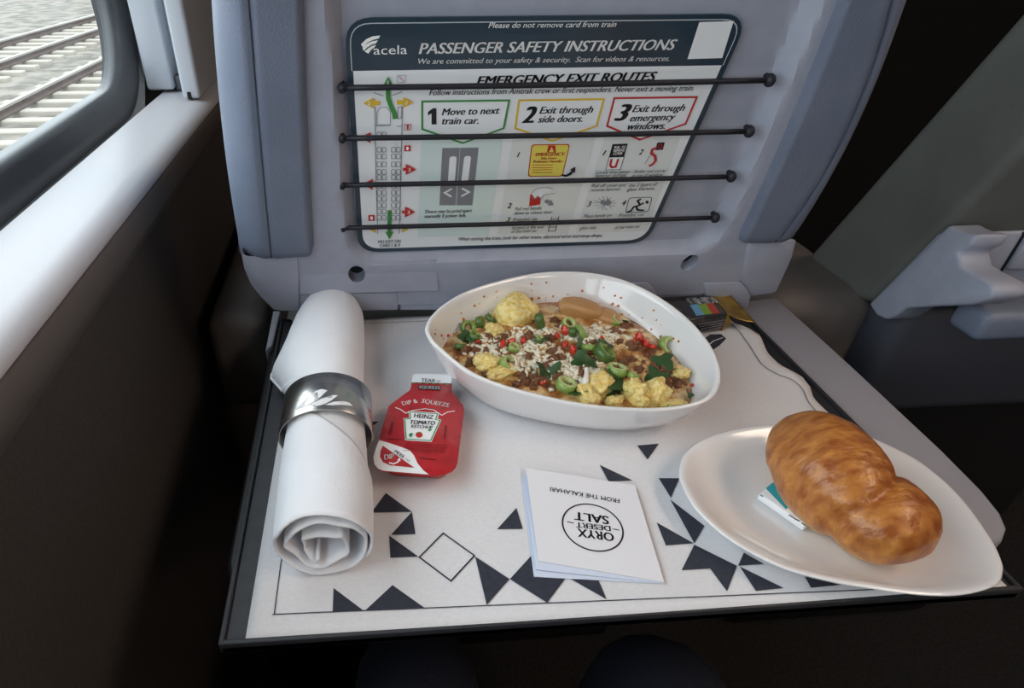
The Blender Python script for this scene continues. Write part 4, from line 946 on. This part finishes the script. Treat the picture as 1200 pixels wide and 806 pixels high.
# cilantro leaves: small lobed blades
def leaf_geo():
    n = 16; V = [(0, 0, 0.06)]; 
    for j in range(n):
        a = 2*math.pi*j/n; r = 1+0.28*math.sin(3*a+0.6)+0.12*math.sin(7*a); V.append((r*math.cos(a), r*math.sin(a)*0.8, 0.18*math.sin(2*a)+0.1*math.cos(3*a)))
    return V, [(0, 1+j, 1+(j+1) % n) for j in range(n)]
lm = mesh_data('herb_leaf', *leaf_geo(), ['herb'])
for q, r in (((500, 380), .010), ((545, 375), .007), ((810, 430), .012), ((825, 465), .011), ((660, 330), .009), ((690, 345), .008), ((770, 265), .009), ((735, 285), .008), ((1010, 340), .011), ((985, 400), .010), ((960, 410), .008), ((860, 170), .006), ((490, 245), .007), ((640, 470), .008), ((165, 240), .009), ((190, 235), .008), ((660, 262), .007), ((1120, 478), .004), ((1095, 520), .004), ((800, 395), .007)):
    tag(inst('herb_leaf', lm, fz(*z8(*q), 0.004), (rnd.uniform(-.6, .6), rnd.uniform(-.6, .6), rnd.uniform(0, 6)), (r, r, r)), 'dark green chopped herb leaf on the scramble', 'herb', 'herb leaves in the bowl')
# diced red pepper
bm = bmesh.new(); bmesh.ops.create_cube(bm, size=2); bmesh.ops.bevel(bm, geom=bm.edges[:], offset=0.5, segments=2, affect='EDGES')
pmx = bpy.data.meshes.new('pepper_dice'); bm.to_mesh(pmx); bm.free(); pmx.materials.append(MATS['pepper_red']); pmx.polygons.foreach_set('use_smooth', [True]*len(pmx.polygons))
for q, r in (((325, 265), .0038), ((360, 256), .0045), ((410, 250), .0042), ((590, 210), .0052), ((555, 230), .003), ((625, 292), .0052), ((590, 268), .0034), ((905, 240), .0058), ((935, 262), .0055), ((885, 255), .003), ((960, 275), .0036), ((218, 255), .003), ((495, 430), .003), ((1130, 440), .0022), ((90, 230), .0016), ((745, 245), .003)):
    tag(inst('pepper_dice', pmx, fz(*z8(*q), 0.003), (rnd.uniform(0, 6), rnd.uniform(0, 6), rnd.uniform(0, 6)), (r, r*0.7, r*0.55)), 'small diced red pepper piece on the scramble', 'red pepper', 'red pepper dice in the bowl')
# crumbled white cheese and cream (nobody could count it)
V, F = [], []
clusters = [(300, 250, 60), (420, 290, 60), (520, 320, 70), (470, 230, 50), (600, 360, 60), (640, 220, 40), (560, 390, 60), (700, 400, 45), (390, 340, 60), (690, 230, 40), (250, 300, 40), (760, 230, 50)]
for i in range(1100):
    cu_, cv_, cs_ = clusters[i % len(clusters)]; u, v = rnd.gauss(cu_, cs_), rnd.gauss(cv_, cs_*0.42)
    if not (120 < u < 1040 and 170 < v < 500): continue
    p = fz(*z8(u, v), 0.0006)
    if food_r(p[0], p[1]) > 0.93: continue
    r = rnd.choice((0.0007, 0.0010, 0.0013, 0.0017, 0.0022))*rnd.uniform(.8, 1.2)
    Vb, Fb = blob_geo(r, 0.9, 1.6, i, 1 if r < 0.0014 else 2); k = len(V); sx_, sy_ = rnd.uniform(.8, 2.6), rnd.uniform(.6, 1.1); an = rnd.uniform(0, 3); ti = rnd.uniform(-.5, .5)
    V += [(p[0]+(a*math.cos(an)*sx_-b*math.sin(an)*sy_), p[1]+(a*math.sin(an)*sx_+b*math.cos(an)*sy_), p[2]+c*0.75+a*ti) for a, b, c in Vb]; F += [[q+k for q in f] for f in Fb]
tag(obj('cheese_crumbs', V, F, 'cheese', None, smooth=True), 'crumbled white cheese scattered over the scramble', 'cheese', kind='stuff')
V, F = [], []                                   # dried specks of sauce on the clean back wall
S_ = [a for a, b, c in in_prof][::-1]; Z_ = [b for a, b, c in in_prof][::-1]
for i in range(260):
    k = rnd.randrange(rimN); p = rim[k]
    if p[1] < bc[1]+0.01: continue
    q = CUT[k]+abs(rnd.gauss(0, 0.045))+0.005; L = np.linalg.norm(p[:2]-bc[:2])
    if q > 0.985: continue
    qq = q-0.0042/L; x, y = bc[:2]+(p[:2]-bc[:2])*qq; z = p[2]*float(np.interp(q, S_, Z_))+0.0004
    Vb, Fb = blob_geo(rnd.uniform(.0006, .0022)*max(0.5, 1.3-(q-CUT[k])*7), 0.6, 1.5, i, 2); m0 = len(V); V += [(x+a, y+b*0.7, z+c*0.8) for a, b, c in Vb]; F += [[w+m0 for w in f] for f in Fb]
tag(obj('sauce_specks', V, F, 'sauce_orange', None, smooth=True), 'orange sauce specks splashed up the inside of the bowl', 'sauce', kind='stuff')
cr = [fz(*z8(*q), 0.0055) for q in ((682, 372), (680, 410), (676, 440), (690, 462), (715, 488), (728, 508))]
tag(tube('cream_streak', smooth_loop(cr, 18, False), [0.0024-0.0006*math.sin(i) for i in range(18)], 'cream', None, n=8), 'white cream streak running down to the front rim', 'cream')

# ================================================================== PLATE, BREAD ROLL, BUTTER
pl_px = [(795.6, 552), (801, 533), (816, 519), (842, 507), (874, 500), (912, 496), (960, 498), (1008, 507), (1066, 533), (1100, 557), (1130, 586), (1161, 629), (1174, 655), (1176, 670), (1168, 685), (1131, 696), (1085, 697), (1027, 690), (970, 680), (912, 663), (855, 632), (817, 598), (800, 570)]
prim = smooth_loop([atz(u, v, 0.019) for u, v in pl_px], 110)
pc = np.array([np.mean([p[0] for p in prim]), np.mean([p[1] for p in prim]), 0])
plate_prof = [(0.50, 0.0, 0), (0.62, 0.01, 0), (0.74, 0.10, 0), (0.90, 0.55, 0), (0.98, 0.88, 0), (1.0, 0.96, 0), (1.0, 1.0, 0.0008), (1.0, 1.0, 0.0022), (0.98, 0.97, 0.003), (0.90, 0.72, 0.002), (0.76, 0.40, 0.001), (0.62, 0.24, 0), (0.4, 0.2, 0), (0.15, 0.2, 0)]
V, F = shell_of(prim, pc, plate_prof, 110)
plate = obj('plate', V, F, 'porcelain', None, smooth=True, base=(pc[0], pc[1], 0.0012)); tag(plate, 'white egg-shaped side plate under the bread roll', 'plate')
# bread roll: two swollen lobes flowing together
A_ = np.array([0.3162, 0.2864, 0.0345]); B_ = np.array([0.3262, 0.2506, 0.0316])
def lobe(p, c, r, ang):
    d = p-c; ca, sa = math.cos(ang), math.sin(ang); q = np.array([d[0]*ca+d[1]*sa, -d[0]*sa+d[1]*ca, d[2]])
    k = np.linalg.norm(q/np.array(r)); return (k-1)*min(r)
AX = math.radians(-57)
def bread_sdf(p):
    a = lobe(p, A_, (0.0560, 0.0358, 0.0353), -1.6856); b = lobe(p, B_, (0.0326, 0.0360, 0.0280), -1.1016)
    k = 0.0006; h = max(0, k-abs(a-b))/k
    n = 0.0016*noise.noise(Vector(p*45))+0.0004*noise.noise(Vector(p*130))+0.0002*noise.noise(Vector(p*300))
    return min(a, b)-h*h*k*0.25+n+0.0012*math.exp(-((a-b)/0.0025)**2)
bcen = A_*0.55+B_*0.45; nu, nv = 150, 100; V = []
for i in range(nv):
    th = math.pi*(i+0.001)/(nv-1+0.002)
    for j in range(nu):
        ph = 2*math.pi*j/nu; d = np.array([math.sin(th)*math.cos(ph), math.sin(th)*math.sin(ph), math.cos(th)])
        lo, hi = 0.0, 0.12
        for _ in range(18):
            m_ = (lo+hi)/2
            if bread_sdf(bcen+d*m_) < 0: lo = m_
            else: hi = m_
        q = bcen+d*lo; V.append((q[0], q[1], max(0.0062, q[2])))
F = grid_faces(nv, nu, True)+[list(range(nu)), [(nv-1)*nu+j for j in range(nu)]]; V, F = fix(V, F)
roll = obj('bread_roll', V, F, 'bread', None, smooth=True); tag(roll, 'glossy golden brown two-lobed bread roll on the side plate', 'bread roll')
# butter packet half under the roll
but = thing('butter_packet', 'teal and white wrapped butter pat peeking from under the roll', 'butter packet', (*atz(918, 590, 0.008)[:2], 0.0065))
bz = 0.0125
bq = [atz(889.5, 578, bz), atz(909, 562, bz), atz(962, 602, bz), atz(944, 616, bz)]
prism('wrapped_pat', bq, (0, 0, -0.006), 'foil_white', but, bevel=0.0012)
flat('teal_panel', [p+np.array([0, 0, 0.0002]) for p in (atz(897, 572, bz), atz(909, 563, bz), atz(930, 585, bz), atz(921, 597, bz))], 'butter_teal', but)
BP = Plane(atz(900, 580, bz), (1, 0, 0), (0, 1, 0))
strokes('printed_marks', [[(890.5, 580), (894, 582)], [(924, 603.5), (930, 607)], [(930, 607.5), (937, 611)], [(939, 613), (944, 616)]], BP, 0.0011, 'ink_black', but, 0.0003)

# ================================================================== SNACK BAR
sb = thing('snack_bar', 'wrapped snack bar with gold crimped end lying behind the bowl', 'snack bar', (*atz(820, 372, 0.0)[:2], 0.0015))
hz = 0.022
def zs(x, y): return (740+x/4.242, 290+y/4.242)
t0, t1, t2, t3 = atz(*zs(120, 246), hz), atz(*zs(392, 230), hz), atz(*zs(478, 330), hz), atz(*zs(200, 372), hz)
prism('wrapper', [t0, t1, t2, t3], (0, 0, -hz+0.0022), 'bar_wrap', sb, bevel=0.002, seg=3)
SBP = Plane(t0, (1, 0, 0), (0, 1, 0))
e0, e1, e2, e3 = atz(*zs(392, 246), 0.010), atz(*zs(470, 332), 0.009), atz(*zs(612, 372), 0.0065), atz(*zs(470, 208), 0.0065)
e1 = atz(*zs(490, 398), 0.003); 
# crimped gold end: zig-zag sheet
rows, cols = 10, 26; V = []
for i in range(rows):
    for j in range(cols):
        a, b = i/(rows-1), j/(cols-1)
        p = (t1*(1-b)+t2*b)*(1-a)+(atz(*zs(468, 208), 0.0225)*(1-b)+atz(*zs(616, 372), 0.0140)*b)*a
        z = p[2]+0.0007*math.sin(b*22*math.pi)*a-0.002*math.sin(math.pi*a)
        V.append((p[0], p[1], z))
obj('crimped_end', V, grid_faces(rows, cols), 'bar_gold', sb, smooth=True, solid=0.0006)
V = [t1, t2, t2-np.array([0, 0, 0.021]), t1-np.array([0, 0, 0.021]), t1*0.75+atz(*zs(468, 208), 0.0225)*0.25, t2*0.75+atz(*zs(616, 372), 0.0140)*0.25]
V[4][2] = V[5][2] = 0.012
V, F = fix(V, [(0, 1, 5, 4), (2, 3, 4, 5), (0, 4, 3), (1, 2, 5), (0, 3, 2, 1)]); obj('folded_end', V, F, 'bar_gold', sb)
for m_, q in (('stripe_blue', [(290, 286), (330, 282), (362, 335), (322, 340)]), ('stripe_green', [(330, 282), (368, 279), (402, 331), (362, 335)]), ('stripe_red', [(368, 279), (405, 277), (440, 327), (402, 331)])):
    flat('colour_stripe', [SBP.at(*zs(*p))+np.array([0, 0, 0.0003]) for p in q], m_, sb)
# brand lettering upside down: baseline runs from right to left
text('KIND', SBP, zs(402, 246), zs(264, 253), -7.6, 'ink_white', sb, 0.0004, False, 0.02)
fb0, fb1 = t3, t2; FP = Plane(t3-np.array([0, 0, hz-0.0022]), t2-t3, (0, 0, 1))
for i in range(4):
    strokes('small_print', [[zs(325+i*6, 378+i*11), zs(468, 352+i*11)]], FP, 0.0006, 'ink_grey', sb, 0.0022)

# ================================================================== SALT LEAFLET
sal = thing('folded_leaflet', 'small white folded salt leaflet with round logo lying upside down on the placemat', 'leaflet', (*atz(690, 620, 0.0)[:2], 0.0012))
c0, c1, c2 = atz(616.5, 548, 0.0055), atz(744, 568.5, 0.0045), atz(778.6, 682, 0.0030)
LP = Plane(c0, c1-c0, c2-c1)
c3 = LP.at(631, 658); c3b = c3+np.array([-0.001, -0.001, 0.002])
def sheet(name, q, m, th=0.0004): return prism(name, q, (0, 0, -th), m, sal)
sheet('front_cover', [LP.at(616.5, 548), LP.at(744, 568.5), LP.at(778.6, 682), LP.at(631, 657)], 'paper')
sheet('inner_page', [atz(614, 556, 0.0032), atz(743, 569, 0.0032), atz(776, 683, 0.0022), atz(628, 667, 0.0032)], 'paper_blue')
sheet('back_page', [atz(612, 565, 0.0018), atz(744, 570, 0.0018), atz(775, 683.5, 0.0016), atz(625.7, 675.5, 0.0018)], 'paper_blue')
text('FROM THE KALAHARI', LP, z5(943, 231), z5(722, 193), -4.9, 'ink_black', sal, 0.0003, False, 0.004)
text('ORYX', LP, z5(924, 341), z5(808, 325), -9.6, 'ink_black', sal, 0.0003, False, 0.014)
text('DESERT', LP, z5(914, 318), z5(803, 305), -6.0, 'ink_black', sal, 0.0003, False, 0.012)
text('SALT', LP, z5(908, 287), z5(798, 272), -9.4, 'ink_black', sal, 0.0003, False, 0.014)
ce, ea, eb_ = LP.uv(*z5(857, 320)), LP.uv(*z5(946, 330)), LP.uv(*z5(866, 246))
rl = 0.5*(np.linalg.norm(ea-ce)+np.linalg.norm(eb_-ce))
v, f = stroke_geo([ce+rl*np.array([math.cos(a), math.sin(a)]) for a in [2*math.pi*j/64 for j in range(64)]], 0.0011, True)
obj('logo_ring', [LP.p(a, b, 0.0003) for a, b in v], f, 'ink_black', sal)
strokes('logo_ticks', [[z5(942, 331), z5(922, 327)], [z5(797, 308), z5(776, 304)]], LP, 0.0008, 'ink_black', sal, 0.0003)

# ================================================================== NEIGHBOUR SEAT ACROSS THE GAP
ns = thing('train_seat', 'neighbouring dark train seat with pale grey hinge wing, right of the tray', 'seat', (0.82, 0.70, FLOOR))
NX = 0.58
fl = [(0.5884, -0.0105), (0.545, 0.110), (0.475, 0.300), (0.395, 0.520), (0.455, 0.560), (0.585, 0.290), (0.660, 0.120), (0.7164, -0.0085), (0.680, -0.04)]
prism('backrest', [(NX, y, z) for y, z in fl], (0.50, 0, 0), 'leather_dark', ns, bevel=0.012, seg=4)
NS = Plane((NX-0.004, 0.58, 0), (0, 1, 0), (0, 0, 1))
wing = [(1017, 356), (1111, 263), (1118, 268), (1130, 273), (1145, 275), (1138, 288), (1122, 296), (1126, 312), (1140, 321), (1160, 331), (1166, 342), (1160, 350), (1138, 357), (1098, 359), (1062, 361), (1048, 370), (1038, 375), (1026, 370)]
prism('hinge_wing', [atx(u, v, NX-0.004) for u, v in wing], (0.035, 0, 0), 'grey_plastic', ns, bevel=0.004, seg=3)
p1 = [aty(1118, 268, 0.545), aty(1260, 281, 0.545)]
box('rear_panel', NX+0.004, 1.05, 0.548, 0.60, 0.015, 0.094, 'grey_plastic', ns, bevel=0.004)
box('seam_groove', 0.668, 0.6695, 0.546, 0.56, 0.030, 0.093, 'black_plastic', ns, bevel=0)
box('hinge_cover', 0.6705, 1.04, 0.542, 0.56, 0.052, 0.090, 'grey_plastic', ns, bevel=0.003)
box('folded_tray_arm', 0.60, 0.98, 0.475, 0.515, 0.008, 0.040, 'leather', ns, bevel=0.008, seg=3)
box('under_panel', NX+0.02, 1.05, 0.56, 0.70, -0.16, 0.0, 'base_blue', ns, bevel=0.02, seg=3)
box('seat_base', NX+0.05, 1.02, 0.60, 1.15, FLOOR+0.001, -0.15, 'black_plastic', ns, bevel=0.02)
box('seat_cushion', NX+0.01, 1.07, 0.72, 1.2, -0.30, -0.16, 'black_plastic', ns, bevel=0.03, seg=3)

# ================================================================== PASSENGER'S LEGS AND SEAT
ps = thing('train_seat', 'dark leather seat the passenger sits on, below the front edge of the tray', 'seat', (0.11, -0.1, FLOOR))
box('seat_cushion', -0.17, 0.42, -0.42, 0.10, -0.42, -0.31, 'leather_dark', ps, bevel=0.035, seg=4)
box('seat_base', -0.12, 0.37, -0.36, 0.04, FLOOR+0.001, -0.41, 'black_plastic', ps, bevel=0.02)
bm = bmesh.new()
J = {'pel': (0.10, -0.24, -0.185), 'bel': (0.10, -0.30, -0.04), 'hl': (0.01, -0.18, -0.20), 'hr': (0.19, -0.18, -0.20), 'tl': (0.015, 0.06, -0.20), 'tr': (0.21, 0.06, -0.20), 'kl': (0.025, 0.30, -0.195), 'kr': (0.245, 0.28, -0.20), 'cl': (0.025, 0.34, -0.42), 'cr': (0.25, 0.31, -0.42), 'al': (0.02, 0.35, -0.61), 'ar': (0.25, 0.32, -0.61), 'fl': (0.01, 0.47, -0.655), 'fr': (0.26, 0.44, -0.655)}
RAD = {'pel': .125, 'bel': .12, 'hl': .085, 'hr': .085, 'tl': .078, 'tr': .078, 'kl': .058, 'kr': .058, 'cl': .055, 'cr': .055, 'al': .045, 'ar': .045, 'fl': .038, 'fr': .038}
names = list(J); vs = [bm.verts.new(J[n]) for n in names]
for a, b in (('pel', 'bel'), ('pel', 'hl'), ('pel', 'hr'), ('hl', 'tl'), ('hr', 'tr'), ('tl', 'kl'), ('tr', 'kr'), ('kl', 'cl'), ('kr', 'cr'), ('cl', 'al'), ('cr', 'ar'), ('al', 'fl'), ('ar', 'fr')):
    bm.edges.new((vs[names.index(a)], vs[names.index(b)]))
me = bpy.data.meshes.new('person'); bm.to_mesh(me); bm.free(); me.materials.append(MATS['denim'])
per = bpy.data.objects.new('person', me); COL.objects.link(per)
sk = per.modifiers.new('skin', 'SKIN'); sk.use_smooth_shade = True
for i, n in enumerate(names): me.skin_vertices[0].data[i].radius = (RAD[n], RAD[n]); me.skin_vertices[0].data[i].use_root = (n == 'pel')
sbm = per.modifiers.new('subdivision', 'SUBSURF'); sbm.levels = 2; sbm.render_levels = 2
tag(per, 'seated passenger in dark blue trousers, knees under the tray', 'person')
